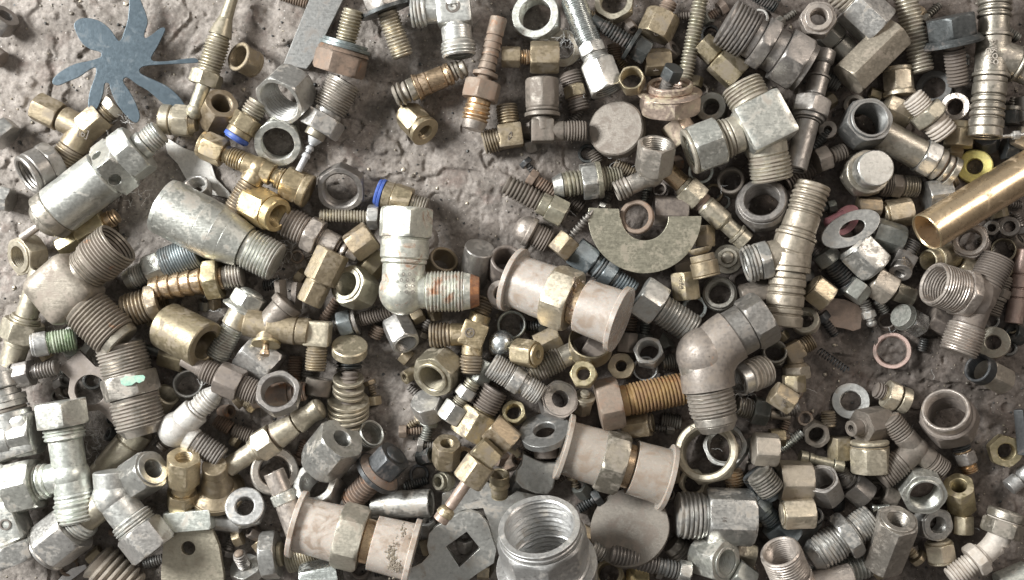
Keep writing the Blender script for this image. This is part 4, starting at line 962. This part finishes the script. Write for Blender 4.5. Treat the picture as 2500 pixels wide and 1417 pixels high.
St('shiny zinc hex nut with rusty underside', 'hex nut', 'zinc', 1235,120,1275,215,'H110:118', L=150, o=1, rl=30, lm='shiny rusty bottomed nut')
St('zinc union of two small hexes', 'hex union', 'zinc', 1585,-20,1395,265,'T60:62/15@olive H70:80 C10:50 T50:55/15@olive H130:100', o=1, rl=10, lm='small zinc double union')
St('large brass hex adapter with brown thread', 'hex adapter', 'brassd', 1745,35,1540,385,'T160:100/18@brown C12:85 H190:160', o=3, rl=6, lm='large brass hex adapter', z=4)
St('small brass nut with open top', 'hex nut', 'brassd', 1392,430,1382,570,'H150:104', L=180, b0=45, o=1, rl=28)
St('bronze washer edge beside the small nut', 'ring', 'bronze', 1520,530,1500,520,'F20:70', L=60, b0=45, o=0)
St('first brass nut in a diagonal row', 'hex nut', 'brassd', 1705,300,1860,440,'H180:118', o=2, rl=0)
St('middle brass nut in a diagonal row', 'hex nut', 'brassd', 1715,420,1610,600,'H160:112', o=2, rl=0) if False else None
St('middle brass nut of a diagonal row', 'hex nut', 'brassd', 1600,455,1730,580,'H170:108', o=2, rl=8)
St('copper tube stem with brass hex nut', 'compression stem', 'brassd', 1640,560,1340,990,'H150:128 C180:42@copper D30:60@brass C30:62@brass C40:56@copper', o=2, rl=12, lm='copper stemmed nut')
St('brass ring nut by the zinc union', 'ring nut', 'beige', 1848,215,1856,235,'H60:94', L=62, b0=60, o=1)
St('dull brass bored sleeve', 'small nut', 'olive', 1325,710,1400,700,'C30:60 K20:65>75 C40:75', L=110, b0=36, o=1)
St('small brass olive bead', 'ferrule', 'brassd', 1770,650,1770,810,'C40:72 K20:60>75 C40:62 K20:50>60', L=180, b0=58, o=1, thr=False)
full()
St('black wire spring', 'wire spring', 'dark', 985,1190,1045,1172,'T60:12/5', o=0)
Pt('zinc plate with square hole and rounded corner', 'square holed plate', 'zinc', [(985,1440),(1000,1385),(1030,1372),(1048,1352),(1043,1330),(1048,1300),(1062,1285),(1120,1252),(1150,1246),(1172,1252),(1190,1275),(1212,1340),(1206,1372),(1160,1402),(1110,1440)], 26, holes=[[(1090,1332),(1140,1296),(1172,1336),(1122,1382)]], o=2, lm='square holed plate', z=22, var=1, bev=1.2)
Pt('flat grey zinc angle plate', 'angle plate', 'zinc', [(1080,1205),(1172,1160),(1235,1215),(1262,1198),(1330,1212),(1330,1300),(1215,1345),(1180,1240),(1130,1245),(1075,1270)], 12, o=0, lm='grey angle plate', var=0)
St('zinc hex nut at the bottom left', 'hex nut', 'zinc', 690,1352,642,1358,'C20:30@olive H70:62', o=1, rl=25, lm='lower zinc block nut')
St('dull threaded stub under the capped union', 'threaded stub', 'olive', 700,1370,790,1345,'T90:32/5', o=0)
St('blue zinc hex at the bottom edge', 'hex nut', 'bright', 740,1420,830,1400,'H90:45', o=1, rl=20)
# ================================================================== bottom third patch
St('huge zinc pipe coupling with coarse internal thread', 'pipe coupling', 'zincw', 1316,1284,1354,1472,'F8:98 C14:98 O80:110=hex_band C8:106 F14:124 C110:118', L=245, b0=83, o=3, lm='huge threaded pipe coupling', z=2, var=1)
patch(1240, 937)
St('steel hex nut with dark round bore', 'hex nut', 'steel', 378,110,345,130,'C8:120 H110:150', L=125, b0=62, o=2, rl=10, lm='round bored steel nut', var=3, z=14)
St('small zinc bolt with washer and lock ring', 'small bolt', 'olive', 560,60,530,200,'T30:40 F18:78 F16:76 H80:72', L=170, o=1)
St('brass ring nut at the patch of dirt', 'ring nut', 'brass', 40,200,48,225,'H90:92', L=92, b0=55, o=1)
St('grey domed washer with offset hole', 'domed washer', 'grey', 262,330,272,370,'F25:184', L=50, b0=78, o=2, lm='grey domed washer', thr=False, z=20, var=1)
St('brown sleeve below the domed washer', 'sleeve bushing', 'brown', 270,420,275,530,'C100:90', L=110, o=0)
Pt('worn square zinc block nut', 'block nut', 'zinc', [(108,490),(190,530),(270,560),(352,555),(345,650),(325,740),(285,785),(200,780),(100,740),(48,690),(60,620),(95,570)], 150, o=1, lm='worn square zinc block', var=1, bev=4, z=0)
St('brass hex turned on its side', 'hex nut', 'brassd', 1045,280,835,305,'C20:70 H190:110', L=220, b0=60, o=1, rl=10)
St('zinc brass union ring with raised letters', 'ring nut', 'olive', 1425,480,1450,512,'C45:226 C8:214 H70:238', L=118, b0=168, o=2, lm='lettered union ring', thr=False, z=18, var=3, mark=('', 0, 0, 1, 0, 0))
St('zinc hex nut seen through the lettered ring', 'hex nut', 'zinc', 1560,440,1575,470,'C20:130 H90:170', L=120, b0=118, o=1, rl=15)
St('bronze thread below the lettered ring', 'threaded stub', 'bronze', 1620,620,1640,740,'T120:70/17', o=0)
St('steel nut showing below the lettered ring', 'hex nut', 'olive', 1330,710,1345,730,'H70:108', L=80, b0=70, o=1)
St('big zinc hex plug with coarse thread', 'hex plug', 'zinc', 1215,945,1765,965,'T190:168/26@zinc C20:150 H330:208@zinc', o=2, rl=14, lm='big zinc hex plug', z=4, mark=('16-0', 1769, 1275, 15, 265, 62), var=0)
St('thin brown round steel disc', 'steel disc', 'brown', 872,1035,880,1045,'F26:292', L=28, o=1, lm='brown steel disc', z=16, var=1)
St('zinc deep nut with thread facing right', 'deep nut', 'zinc', 1580,1290,1395,1235,'C10:115 H240:165', L=270, b0=92, o=2, rl=20, lm='right facing deep nut', z=8)
St('beige fine threaded ring', 'threaded stub', 'beige', 1180,1150,1330,1290,'C50:80 T120:92/16', o=1)
St('long grey stud bolt with small head', 'hex bolt', 'grey', 740,1225,1310,1370,'T340:68/20@steel C20:60 T120:66/20 H80:88@zinc', o=2, rl=5, lm='long grey stud bolt')
St('brass ring nut full of fluff', 'ring nut', 'brass', 725,1365,735,1385,'C10:95 H90:118', L=100, b0=75, o=1)
St('gold green cap at the bottom edge', 'cap nut', 'gold', 850,1400,1010,1400,'D50:80 H100:90', o=1)
St('brown hex beside the round disc', 'hex nut', 'brassd', 530,1080,660,1130,'H130:78', o=0)
St('small thread beside the coupling', 'threaded stub', 'zinc', 600,1180,700,1240,'T120:60/17', o=0)
St('fine threaded adapter near the ball elbow', 'threaded adapter', 'brown', 1650,160,1870,210,'T110:75/12@beige H110:105@grey', o=1, rl=10, lm='fine threaded grey adapter')
St('steel nut with threaded side', 'hex nut', 'grey', 1745,480,1890,460,'C30:90 H130:110', o=1, rl=0)
full()
St('blue grey thread and hex adapter', 'hex adapter', 'blue', 1845,1150,1890,1215,'T60:40/5 C10:28', o=1, z=-8)
St('blue grey multi hex connector', 'hex union', 'blue', 1830,1210,1930,1320,'C15:28 H30:32 C10:24 T25:25/5 H52:42@blue', o=1, rl=0, lm='blue grey multi hex union', z=-8)
St('brown hex under the big plug', 'hex nut', 'pale', 1790,1345,1840,1360,'H50:35', o=0)
St('zinc blue nut near the bottom', 'hex nut', 'grey', 1790,1395,1830,1425,'H50:40', o=0)
# ================================================================== bottom right patch
patch(1860, 937)
St('stamped dull brass nut', 'hex nut', 'brassd', 80,60,220,150,'H170:98', o=2, rl=0, mark=('898', 1915, 982, 15, 75, 30))
St('beige plate fragment under the stamped nut', 'plate fragment', 'pale', 60,220,200,240,'F120:30', o=0)
St('upper brown brass hex', 'hex nut', 'brassd', 230,-60,235,60,'H120:88', o=1)
St('pale zinc hex at patch edge', 'hex nut', 'pale', -60,470,110,480,'H190:125', o=1, rl=10, lm='pale long sided hex', var=2)
St('bright zinc screw without head', 'small screw', 'bright', 292,350,130,478,'T190:38/15', o=1, lm='bright headless screw')
St('brown nut with dark open bore', 'hex nut', 'brown', 400,375,380,345,'H120:98', L=130, b0=58, o=1)
St('flat blue grey zinc washer', 'flat washer', 'zinc', 640,124,642,130,'F24:131', L=26, b0=70, o=1, thr=False, lm='flat blue grey washer', var=0)
St('small plug with thread, hex and flange', 'hex plug', 'olive', 815,40,1050,130,'T60:60/16@brown C10:50 H70:112 C15:70 F55:95', o=1, rl=10, lm='flanged small plug')
St('brown reducer with small bored spigot', 'reducer fitting', 'brown', 640,325,880,275,'C70:58 K15:60>70 H190:128', L=285, b0=26, o=2, rl=10, lm='brown reducer with spigot')
St('large brown collar nut with threaded mouth', 'collar nut', 'brown', 1322,185,1365,300,'C70:165@beige K10:175>190 H130:205', L=240, b0=135, o=2, lm='large brown collar nut', rl=5, z=8, var=3)
St('dull brass square shouldered nut', 'hex nut', 'brassd', 560,385,560,545,'H150:92', o=1, rl=25)
St('brass and zinc banded hex cap', 'banded nut', 'brass', 775,410,785,640,'C30:135@brassp C8:125@dark C10:135@brassd H180:148@olive', o=2, rl=28, lm='banded brass hex cap', z=6)
full()
Mt('brown brass tee with round boss and three threads', 'tee fitting', 'brown', 2236,1098,
   [(2170,1022,0,'C45:28 T55:28/5.5',0), (2305,1150,0,'C40:27 T40:27/5',0), (2148,1168,0,'C50:30 T75:34/5.5',0)], ('ball', 31), o=2, lm='brown tee with boss', z=24)
patch(1860, 937)
St('small dull steel headed pin', 'clevis pin', 'olive', 272,525,585,600,'C55:48 C8:28 C35:44 C140:38 C6:28 C70:46', o=2, lm='small headed pin', z=22)
St('dull grey hex nut with clean flat', 'hex nut', 'pale', 120,700,350,700,'H225:155', o=2, rl=5, lm='clean flat grey hex', var=1, z=8)
St('zinc deep nut with bright threaded mouth', 'deep nut', 'steel', 430,680,478,800,'C10:92 H190:125', L=215, b0=82, o=3, lm='bright mouthed deep nut', rl=20, z=14)
St('pale speckled brass hex', 'hex nut', 'brassp', 140,940,370,930,'C10:80 H210:118', o=1, rl=0, lm='pale speckled hex')
Mt('dull elbow with threaded neck and hex end', 'elbow fitting', 'steel', 620,700,
   [(570,620,0,'C50:45 T70:48/15',0), (750,820,0,'C20:70 H120:118',0,0)], ('ball', 60), o=1)
St('coarse dark thread at the patch edge', 'threaded stub', 'steel', -30,640,80,780,'T170:100/18', o=1)
St('large zinc nut with polished threaded bore', 'hex nut', 'zinc', 1178,810,1130,725,'C10:125 H150:172', L=190, b0=108, o=3, lm='polished bore zinc nut', rl=15, z=8)
St('tall brass nut with open thread', 'brass coupling', 'brass', 1418,735,1440,900,'H190:112 C10:80 H20:80', L=270, b0=55, o=2, rl=28, lm='tall open brass nut')
St('lower brass hex of the tall pair', 'hex nut', 'brassp', 1448,950,1448,1080,'H150:78', o=1, rl=10)
St('zinc hex nut with angled bore', 'hex nut', 'zinc', 1270,1020,1200,990,'C8:105 H130:132', L=150, b0=62, o=2, rl=10, lm='angled bore nut')
St('pale brass cap below the angled nut', 'cap nut', 'brassp', 1270,1130,1300,1290,'C20:85 H120:112 C20:100', o=1, rl=15)
St('long tan hexagonal coupling with thread', 'hex coupling', 'beige', 985,975,865,1290,'C10:120 H400:155', L=430, b0=72, o=3, lm='tan hexagonal coupling', rl=12, z=4)
St('large zinc flared union with hex waist', 'flared union', 'zinc', 345,1270,800,970,'K60:85>120 C30:120 T150:128/20 C20:110 H90:175 C20:115 T150:112/18', o=3, rl=15, lm='large flared union', z=8, var=0)
St('zinc threaded nipple under the flared union', 'threaded nipple', 'zincw', 380,1410,775,1290,'C150:90 T240:100/22', o=1)
full()
Mt('grey open ended elbow at the bottom edge', 'elbow fitting', 'beige', 1945,1440,
   [(1904,1345,60,'C40:52 T62:50/6.5',39), (2080,1410,0,'C120:35',0)], ('ball', 50), o=2, lm='grey open mouthed elbow')
patch(1860, 937)
Pt('dark half ring steel bracket', 'half ring', 'grey', [(440,960),(380,990),(290,1030),(215,1090),(215,1160),(260,1200),(320,1260),(345,1230),(330,1160),(350,1100),(400,1060),(430,1020)], 30, o=0, lm='dark half ring bracket')
St('brown thin hex lost in the pile', 'hex nut', 'brown', 870,790,960,840,'H110:85', o=0, rl=0)
St('zinc drip shaped stud', 'small pin', 'bright', 790,900,920,890,'K40:40>20 C80:24', o=1)
St('green taped bronze connector', 'taped connector', 'bronze', 1415,400,1505,640,'T70:70/16@dark C10:60 H70:82@steel T60:60/15', o=0, rl=10, lm='green taped connector')
St('worn brass nut with black bore', 'hex nut', 'brass', 1762,490,1735,475,'H90:122', L=95, b0=58, o=1, lm='worn brass bored nut', rl=20)
St('whitish joint at the right edge', 'pipe fitting', 'zincw', 1780,750,1920,640,'C60:60 D60:70', o=1)
full()
Mt('corroded swivel hose elbow with two hexes', 'elbow fitting', 'tape', 2435,1330,
   [(2460,1248,0,'C30:26 H44:50@beige C4:40 C26:44@beige',33,10), (2320,1412,0,'C50:24 F8:30 H32:42 T80:27/6',0,0)], ('bend', 26, 1.8), o=2, lm='corroded swivel elbow', z=24)
St('corroded tube at the bottom right corner', 'metal tube', 'zincw', 2440,1430,2510,1400,'C80:32', o=1)
St('dark bracket end at the right edge', 'metal bracket', 'dark', 2490,1000,2500,1110,'Q110:16', o=1)
St('pale nut at the upper right of the ring washer', 'hex nut', 'pale', 2480,330,2510,345,'H40:26', o=0)

# small bare ones noticed between the larger fittings
QUEUE.sort(key=lambda d: (d['o'], d['n']))
GROUND0 = HMAP.copy()
for d in QUEUE: build(d)

# small half hidden pieces that fill the dark gaps of the crowded parts of the heap
def fill_gaps():
    rs = random.Random(11); zones = [(1290, 30, 2490, 1400, 260), (20, 560, 1000, 1400, 50), (1000, 740, 1640, 1400, 50)]
    kinds = [('small shadowed hex nut', 'hex nut'), ('short shadowed threaded stub', 'threaded stub'), ('small shadowed ring', 'small ring'), ('half hidden dirty bolt', 'small bolt'), ('half hidden little brass nut', 'hex nut')]
    seen = []
    for x0, y0, x1, y1, n in zones:
        for _ in range(n * 40):
            if n <= 0: break
            x, y = rs.uniform(x0, x1), rs.uniform(y0, y1)
            if (1960 < x < 2240 and 800 < y < 1010) or (2240 < x and 850 < y < 1400) or (1300 < x < 1420 and 330 < y < 430): continue
            ix = int((x - 1250) / CELL + GW / 2); iy = int((708.5 - y) / CELL + GH / 2)
            w = HMAP[iy - 4:iy + 5, ix - 4:ix + 5] - GROUND0[iy - 4:iy + 5, ix - 4:ix + 5]
            if (w > 3).mean() > .42: continue
            w2 = HMAP[iy - 14:iy + 15, ix - 14:ix + 15] - GROUND0[iy - 14:iy + 15, ix - 14:ix + 15]
            if (w2 > 3).mean() < .42: continue
            k = rs.randrange(5); a = rs.uniform(0, 6.28); r = rs.uniform(15, 25); L = rs.uniform(20, 40); dx, dy = math.cos(a) * L / 2, math.sin(a) * L / 2
            mt = rs.choice(['brown', 'dark', 'steel', 'brassd', 'rusty', 'grey']); m0 = len(QUEUE); full()
            if k == 0: St(kinds[0][0], kinds[0][1], mt, x - dx, y - dy, x + dx, y + dy, 'H20:%.1f' % r, L=L * 1.2, b0=r * .5, o=0, rl=rs.uniform(0, 60), z=-22)
            elif k == 1: St(kinds[1][0], kinds[1][1], mt, x - dx * 1.6, y - dy * 1.6, x + dx * 1.6, y + dy * 1.6, 'T50:%.1f' % (r * .75), o=0, z=-16)
            elif k == 2: St(kinds[2][0], kinds[2][1], mt, x, y, x + 2, y + 3, 'C14:%.1f' % r, L=14, b0=r * .68, o=0, thr=False, z=-20)
            elif k == 3: St(kinds[3][0], kinds[3][1], mt, x - dx * 1.7, y - dy * 1.7, x + dx * 1.7, y + dy * 1.7, 'H16:%.1f T40:%.1f' % (r, r * .55), o=0, z=-18)
            else: St(kinds[4][0], kinds[4][1], 'brassd', x - dx, y - dy, x + dx, y + dy, 'H30:%.1f' % r, o=0, rl=rs.uniform(0, 60), z=-18)
            d = QUEUE[-1]; d['n'] = m0; build(d); n -= 1
        print('unfilled', n)
fill_gaps()

# ------------------------------------------------------------------ extra single pieces built on top of their things
def by_desc(s): return next(d for d in QUEUE if s in d['desc'])

# paint on the nipple's hex
dn = by_desc('mint paint')
def paint(d, pts, z, name, mt):
    P = [np.array([x - 1250., 708.5 - y]) for x, y in pts]; c = sum(P) / len(P); sc = 1 - z / CAMH
    me = curve_mesh(name, [p * sc for p in P], [], 1.0, .2, mat(mt), z, 0, c * sc); o = bpy.data.objects.new(name, me); scene.collection.objects.link(o)
    o.parent = d['obj']; o.location = Vector(tuple(img(c, z) * S)) - d['obj'].location; return o
mp_ = paint(dn, [(293,925),(302,922),(306,918),(320,920),(332,917),(350,916),(355,921),(352,930),(340,936),(333,933),(322,941),(305,943),(296,938)], dn['top'] - 5.5, 'paint_patch', 'mint')
mp_['label'] = 'mint green paint mark'
# round ring lettering
dr = by_desc('raised letters')
ro = dr['obj']; rz = dr['top'] if 'top' in dr else 40
c = dr['pos']
def ring_text(d, txt, rad, ang0, step, size, z):
    for i, ch in enumerate(txt):
        a = R(ang0 - i * step); p = d['pos'] + rad * np.array([math.cos(a), math.sin(a)]); p = p + np.array([-2.0, 3.0])
        text_part(d['obj'], ch, p, size, math.degrees(a) - 90, z, np.array(d['obj'].location) / S, 'mark', .6)

# steel ball resting in its nut
def ball(x, y, r, z, mt, name, label, cat):
    n1, n2 = 28, 40; c = img(np.array([x - 1250., 708.5 - y]), z); t1 = np.linspace(.01, math.pi - .01, n1); t2 = np.arange(n2) * 2 * math.pi / n2
    V = c + r * np.stack([np.sin(t1)[:, None] * np.cos(t2), np.sin(t1)[:, None] * np.sin(t2), np.cos(t1)[:, None] + 0 * t2], -1).reshape(-1, 3)
    i = np.arange(n1 - 1)[:, None]; j = np.arange(n2)[None]; j2 = (j + 1) % n2
    F = np.stack([i * n2 + j, (i + 1) * n2 + j, (i + 1) * n2 + j2, i * n2 + j2], -1).reshape(-1, 4)
    o = link_mesh(name, V, F, mat(mt, 3), None, c); o['label'] = label; o['category'] = cat; return o
bn = by_desc('polished steel ball')
bn['desc'] = 'steel hex nut cradling a shiny ball'
ball(1225, 838, 31, bn['top'] + 8, 'bright', 'steel_ball', 'polished round steel ball resting in a hex nut', 'steel ball')

def caked(d, spots, nm, mt, seed, zoff):
    rs = np.random.RandomState(seed); Vs = []; ico = np.array([(0,0,1),(.9,0,.4),(-.4,.8,.4),(-.4,-.8,.4),(.4,.8,-.4),(-.9,0,-.4),(.4,-.8,-.4),(0,0,-1)])
    Fc = np.array([(0,1,2),(0,2,3),(0,3,1),(1,4,2),(2,5,3),(3,6,1),(1,6,4),(2,4,5),(3,5,6),(4,7,5),(5,7,6),(6,7,4)])
    for x, y, sx, sy, k in spots:
        for _ in range(k):
            p = np.array([x - 1250 + rs.normal() * sx, 708.5 - y + rs.normal() * sy]); r = rs.uniform(1.2, 3.6)
            Vs.append(img(p, d['top'] + zoff(x, y, p) ) + ico * r * rs.uniform(.5, 1.4, (8, 1)) * (1, 1, .6))
    F = (Fc[None] + np.arange(len(Vs))[:, None, None] * 8).reshape(-1, 3)
    b0 = np.array(d['obj'].location) / S
    V = np.concatenate(Vs)
    o = link_mesh(nm, V - b0, F, mat(mt, 1, True), d['obj'], (0, 0, 0), False)
dm_ = by_desc('lowest of three'); caked(dm_, [(958, 1362, 6, 18, 150), (985, 1300, 4, 8, 36), (966, 1385, 8, 6, 60)], 'caked_dirt', 'pale', 4, lambda x, y, p: -14)
dm_ = by_desc('upper of three'); caked(dm_, [(1390, 728, 3, 16, 90), (1402, 690, 6, 5, 36)], 'caked_dirt', 'rusty', 5, lambda x, y, p: -20)
def coil(x0, y0, x1, y1, r, wire, turns, z, mt, label, stretch=0):
    A = img(np.array([x0 - 1250., 708.5 - y0]), z); B = img(np.array([x1 - 1250., 708.5 - y1]), z)
    a, u, v = frame(B - A); L = np.linalg.norm(B - A); t = np.linspace(0, 1, turns * 14)
    pth = A + (t * L)[:, None] * a + r * (np.cos(t * turns * 6.2832)[:, None] * u + np.sin(t * turns * 6.2832)[:, None] * v)
    V, F = tube_mesh(pth, wire, 8); o = link_mesh('wire_spring', V, F, mat(mt, 2, True), None, A); o['label'] = label; o['category'] = 'wire spring'; o['group'] = 'wire springs in the heap'
coil(1998, 855, 2068, 905, 8, 2.0, 11, 14, 'dark', 'thin dark wire spring lying alone on the dirt below the copper foil')

# ------------------------------------------------------------------ the ground sheet
def make_ground():
    nx, ny = 1150, 700; x = np.linspace(-1750, 1750, nx); y = np.linspace(-1080, 1080, ny)
    X, Y = np.meshgrid(x, y); Z = ground_z(X, Y)
    V = np.stack([X, Y, Z], -1).reshape(-1, 3)
    i = np.arange(ny - 1)[:, None]; j = np.arange(nx - 1)[None]
    F = np.stack([i * nx + j, i * nx + j + 1, (i + 1) * nx + j + 1, (i + 1) * nx + j], -1).reshape(-1, 4)
    m = bpy.data.materials.new('packed_dirt'); m.use_nodes = True; nt = m.node_tree; bs = nt.nodes['Principled BSDF']
    P = nt.nodes.new('ShaderNodeNewGeometry').outputs['Position']
    a = noise(nt, P, 9, 5, .6, (1, 2, 3), .5); b = noise(nt, P, 60, 6, .68, (4, 1, 2), .4); c = noise(nt, P, 330, 5, .75, (2, 2, 8)); f = noise(nt, P, 1500, 2, .7, (5, 2, 8))
    col = mixc(nt, ramp(nt, a, .38, .62), (0.148, 0.129, 0.113), (0.24, 0.210, 0.186))
    col = mixc(nt, ramp(nt, b, .40, .66), col, (0.305, 0.27, 0.243))
    col = mixc(nt, ramp(nt, noise(nt, P, 34, 5, .7, (7, 7, 1)), .56, .68, 0, .7), col, (0.175, 0.128, 0.110))
    col = mixc(nt, ramp(nt, c, .35, .62, .0, .55), (0.085, 0.072, 0.064), col) if False else mixc(nt, ramp(nt, c, .36, .56, .55, 0), col, (0.075, 0.063, 0.056))
    col = mixc(nt, ramp(nt, c, .60, .74, 0, .75), col, (0.44, 0.40, 0.37))
    vo = nt.nodes.new('ShaderNodeTexVoronoi'); vo.inputs['Scale'].default_value = 260; nt.links.new(P, vo.inputs['Vector'])
    nt.links.new(P, vo.inputs['Vector'])
    g = mixc(nt, ramp(nt, vo.outputs['Distance'], .12, .17, 1, 0), (0, 0, 0), vo.outputs['Color'])
    sp = nt.nodes.new('ShaderNodeSeparateColor'); nt.links.new(g, sp.inputs[0])
    col = mixc(nt, ramp(nt, sp.outputs[0], .70, .85, 0, .8), col, (0.58, 0.55, 0.52))
    # ground colour multiplied darker towards the right hand side, with a wavy border
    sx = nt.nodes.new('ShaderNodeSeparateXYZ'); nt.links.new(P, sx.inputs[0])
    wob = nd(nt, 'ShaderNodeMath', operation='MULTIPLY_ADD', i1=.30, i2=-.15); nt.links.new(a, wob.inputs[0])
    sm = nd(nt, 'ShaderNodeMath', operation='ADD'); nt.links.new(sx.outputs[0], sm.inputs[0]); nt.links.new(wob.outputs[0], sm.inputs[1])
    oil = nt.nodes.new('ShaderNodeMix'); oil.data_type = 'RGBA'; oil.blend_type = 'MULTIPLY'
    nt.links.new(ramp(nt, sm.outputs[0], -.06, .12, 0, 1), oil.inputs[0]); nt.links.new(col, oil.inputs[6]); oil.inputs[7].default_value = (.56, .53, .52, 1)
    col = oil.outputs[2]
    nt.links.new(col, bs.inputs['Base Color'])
    nt.links.new(ramp(nt, b, .3, .7, .95, .55), bs.inputs['Roughness'])
    bp = nt.nodes.new('ShaderNodeBump'); bp.inputs['Strength'].default_value = .8; bp.inputs['Distance'].default_value = .0007
    h = nd(nt, 'ShaderNodeMath', operation='MULTIPLY_ADD', i1=.5); nt.links.new(f, h.inputs[0]); nt.links.new(c, h.inputs[2])
    nt.links.new(h.outputs[0], bp.inputs['Height']); nt.links.new(bp.outputs[0], bs.inputs['Normal'])
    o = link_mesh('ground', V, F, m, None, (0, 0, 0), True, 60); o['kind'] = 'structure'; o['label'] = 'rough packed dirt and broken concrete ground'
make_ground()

# grit: loose crumbs of stone and rust, one uncountable mass
def make_grit():
    rs = np.random.RandomState(3); n = 9000
    ico = np.array([(0,0,1),(.89,0,.45),(.28,.85,.45),(-.72,.53,.45),(-.72,-.53,.45),(.28,-.85,.45),(.72,.53,-.45),(-.28,.85,-.45),(-.89,0,-.45),(-.28,-.85,-.45),(.72,-.53,-.45),(0,0,-1)])
    ft = np.array([(0,1,2),(0,2,3),(0,3,4),(0,4,5),(0,5,1),(1,6,2),(2,7,3),(3,8,4),(4,9,5),(5,10,1),(6,7,2),(7,8,3),(8,9,4),(9,10,5),(10,6,1),(11,7,6),(11,8,7),(11,9,8),(11,10,9),(11,6,10)])
    x = rs.uniform(-1320, 1320, n); y = rs.uniform(-780, 780, n); r = .8 + rs.gamma(1.1, 1.0, n); r = np.minimum(r, 9)
    z = ground_z(x, y) + r * .3
    Vs = ico[None] * (r[:, None, None] * rs.uniform(.55, 1.25, (n, 12, 1)) * np.array([1, 1, .7])) + np.stack([x, y, z], -1)[:, None]
    F = (ft[None] + np.arange(n)[:, None, None] * 12)
    for k, (mt, nm, lb) in enumerate((('pale', 'stone_grit', 'pale loose stone grit'), ('brown', 'dirt_grit', 'brown crumbs of dirt and rust'), ('dark', 'swarf_grit', 'dark crumbs of metal swarf'))):
        s = slice(k, None, 3) if k < 2 else slice(2, None, 3)
        v = Vs[s].reshape(-1, 3); f = (ft[None] + np.arange(len(Vs[s]))[:, None, None] * 12).reshape(-1, 3)
        o = link_mesh(nm, v, f, mat(mt, 1), None, (0, 0, 0), False); o['kind'] = 'stuff'; o['label'] = lb + ' scattered over the ground'
make_grit()
def make_lint():
    rs = np.random.RandomState(9); Vs = []; Fs = []; n0 = 0
    for cx, cy, sx, sy, k, h in ((250,1045,22,34,30,34),(285,275,26,22,34,26),(545,705,14,20,22,30),(700,610,20,26,26,16),(1385,110,22,30,40,24),(300,480,40,30,26,20),(160,960,30,60,14,30),(1800,950,22,20,26,70),(560,880,80,60,16,40),(2060,1000,200,200,14,18),(1500,400,120,80,14,50)):
        for _ in range(k):
            p = np.array([cx + rs.normal() * sx - 1250, 708.5 - cy + rs.normal() * sy, h + rs.uniform(-6, 14)]); dr = rs.normal(size=3) * (1, 1, .25); dr /= np.linalg.norm(dr); pts = [p]
            for _i in range(9):
                dr = dr + rs.normal(size=3) * (.45, .45, .15); dr /= np.linalg.norm(dr); pts.append(pts[-1] + dr * rs.uniform(2, 6))
            V, F = tube_mesh(pts, .22, 4); Vs.append(V); Fs.append(F + n0); n0 += len(V)
    o = link_mesh('lint', np.concatenate(Vs), np.concatenate(Fs), mat('whitepl', 3, True)); o['kind'] = 'stuff'; o['label'] = 'wisps of pale lint and hair caught between fittings'
make_lint()
lr = by_desc('raised letters')
ring_text(lr, 'AFR', 67, 122, 14, 19, lr['ztop'] + .9)
ring_text(lr, '89A2', 67, -52, 13, 19, lr['ztop'] + .9)
ring_text(lr, 'S2', 67, 12, 13, 17, lr['ztop'] + .9)
# cross drilled holes of the relief valve
def drill(d, part, holes):
    a, u, v = frame(d['p1'] - d['p0']); L = np.linalg.norm(d['p1'] - d['p0']); tgt = next(o for o in d['obj'].children if o.name.startswith(part))
    for t, ang, r in holes:
        n = math.cos(R(ang)) * u + math.sin(R(ang)) * v; c = d['p0'] + a * L * t
        A, B = c + n * 20, c + n * 90; aa, uu, vv = frame(B - A); th = np.arange(32) * 2 * math.pi / 32
        V = np.concatenate([A + r * (np.cos(th)[:, None] * uu + np.sin(th)[:, None] * vv), B + r * (np.cos(th)[:, None] * uu + np.sin(th)[:, None] * vv)]) - d['base']
        me = bpy.data.meshes.new('cutter'); me.from_pydata([tuple(q * S) for q in V], [], [tuple(range(31, -1, -1)), tuple(range(32, 64))] + [(i, (i + 1) % 32, 32 + (i + 1) % 32, 32 + i) for i in range(32)])
        k = bpy.data.objects.new('cutter', me); scene.collection.objects.link(k); k.parent = d['obj']
        m = tgt.modifiers.new('drill', 'BOOLEAN'); m.object = k; m.operation = 'DIFFERENCE'; m.solver = 'EXACT'
        bpy.context.view_layer.update(); dg = bpy.context.evaluated_depsgraph_get(); nm = bpy.data.meshes.new_from_object(tgt.evaluated_get(dg))
        tgt.modifiers.clear(); tgt.data = nm; nm.polygons.foreach_set('use_smooth', [True] * len(nm.polygons)); nm.set_sharp_from_angle(angle=R(30)); bpy.data.objects.remove(k)
try: drill(by_desc('cross drilled block'), 'square_collar', [(.60, 45, 15), (.60, -45, 13)])
except Exception as ex: print('drill failed', ex)
finish_labels()
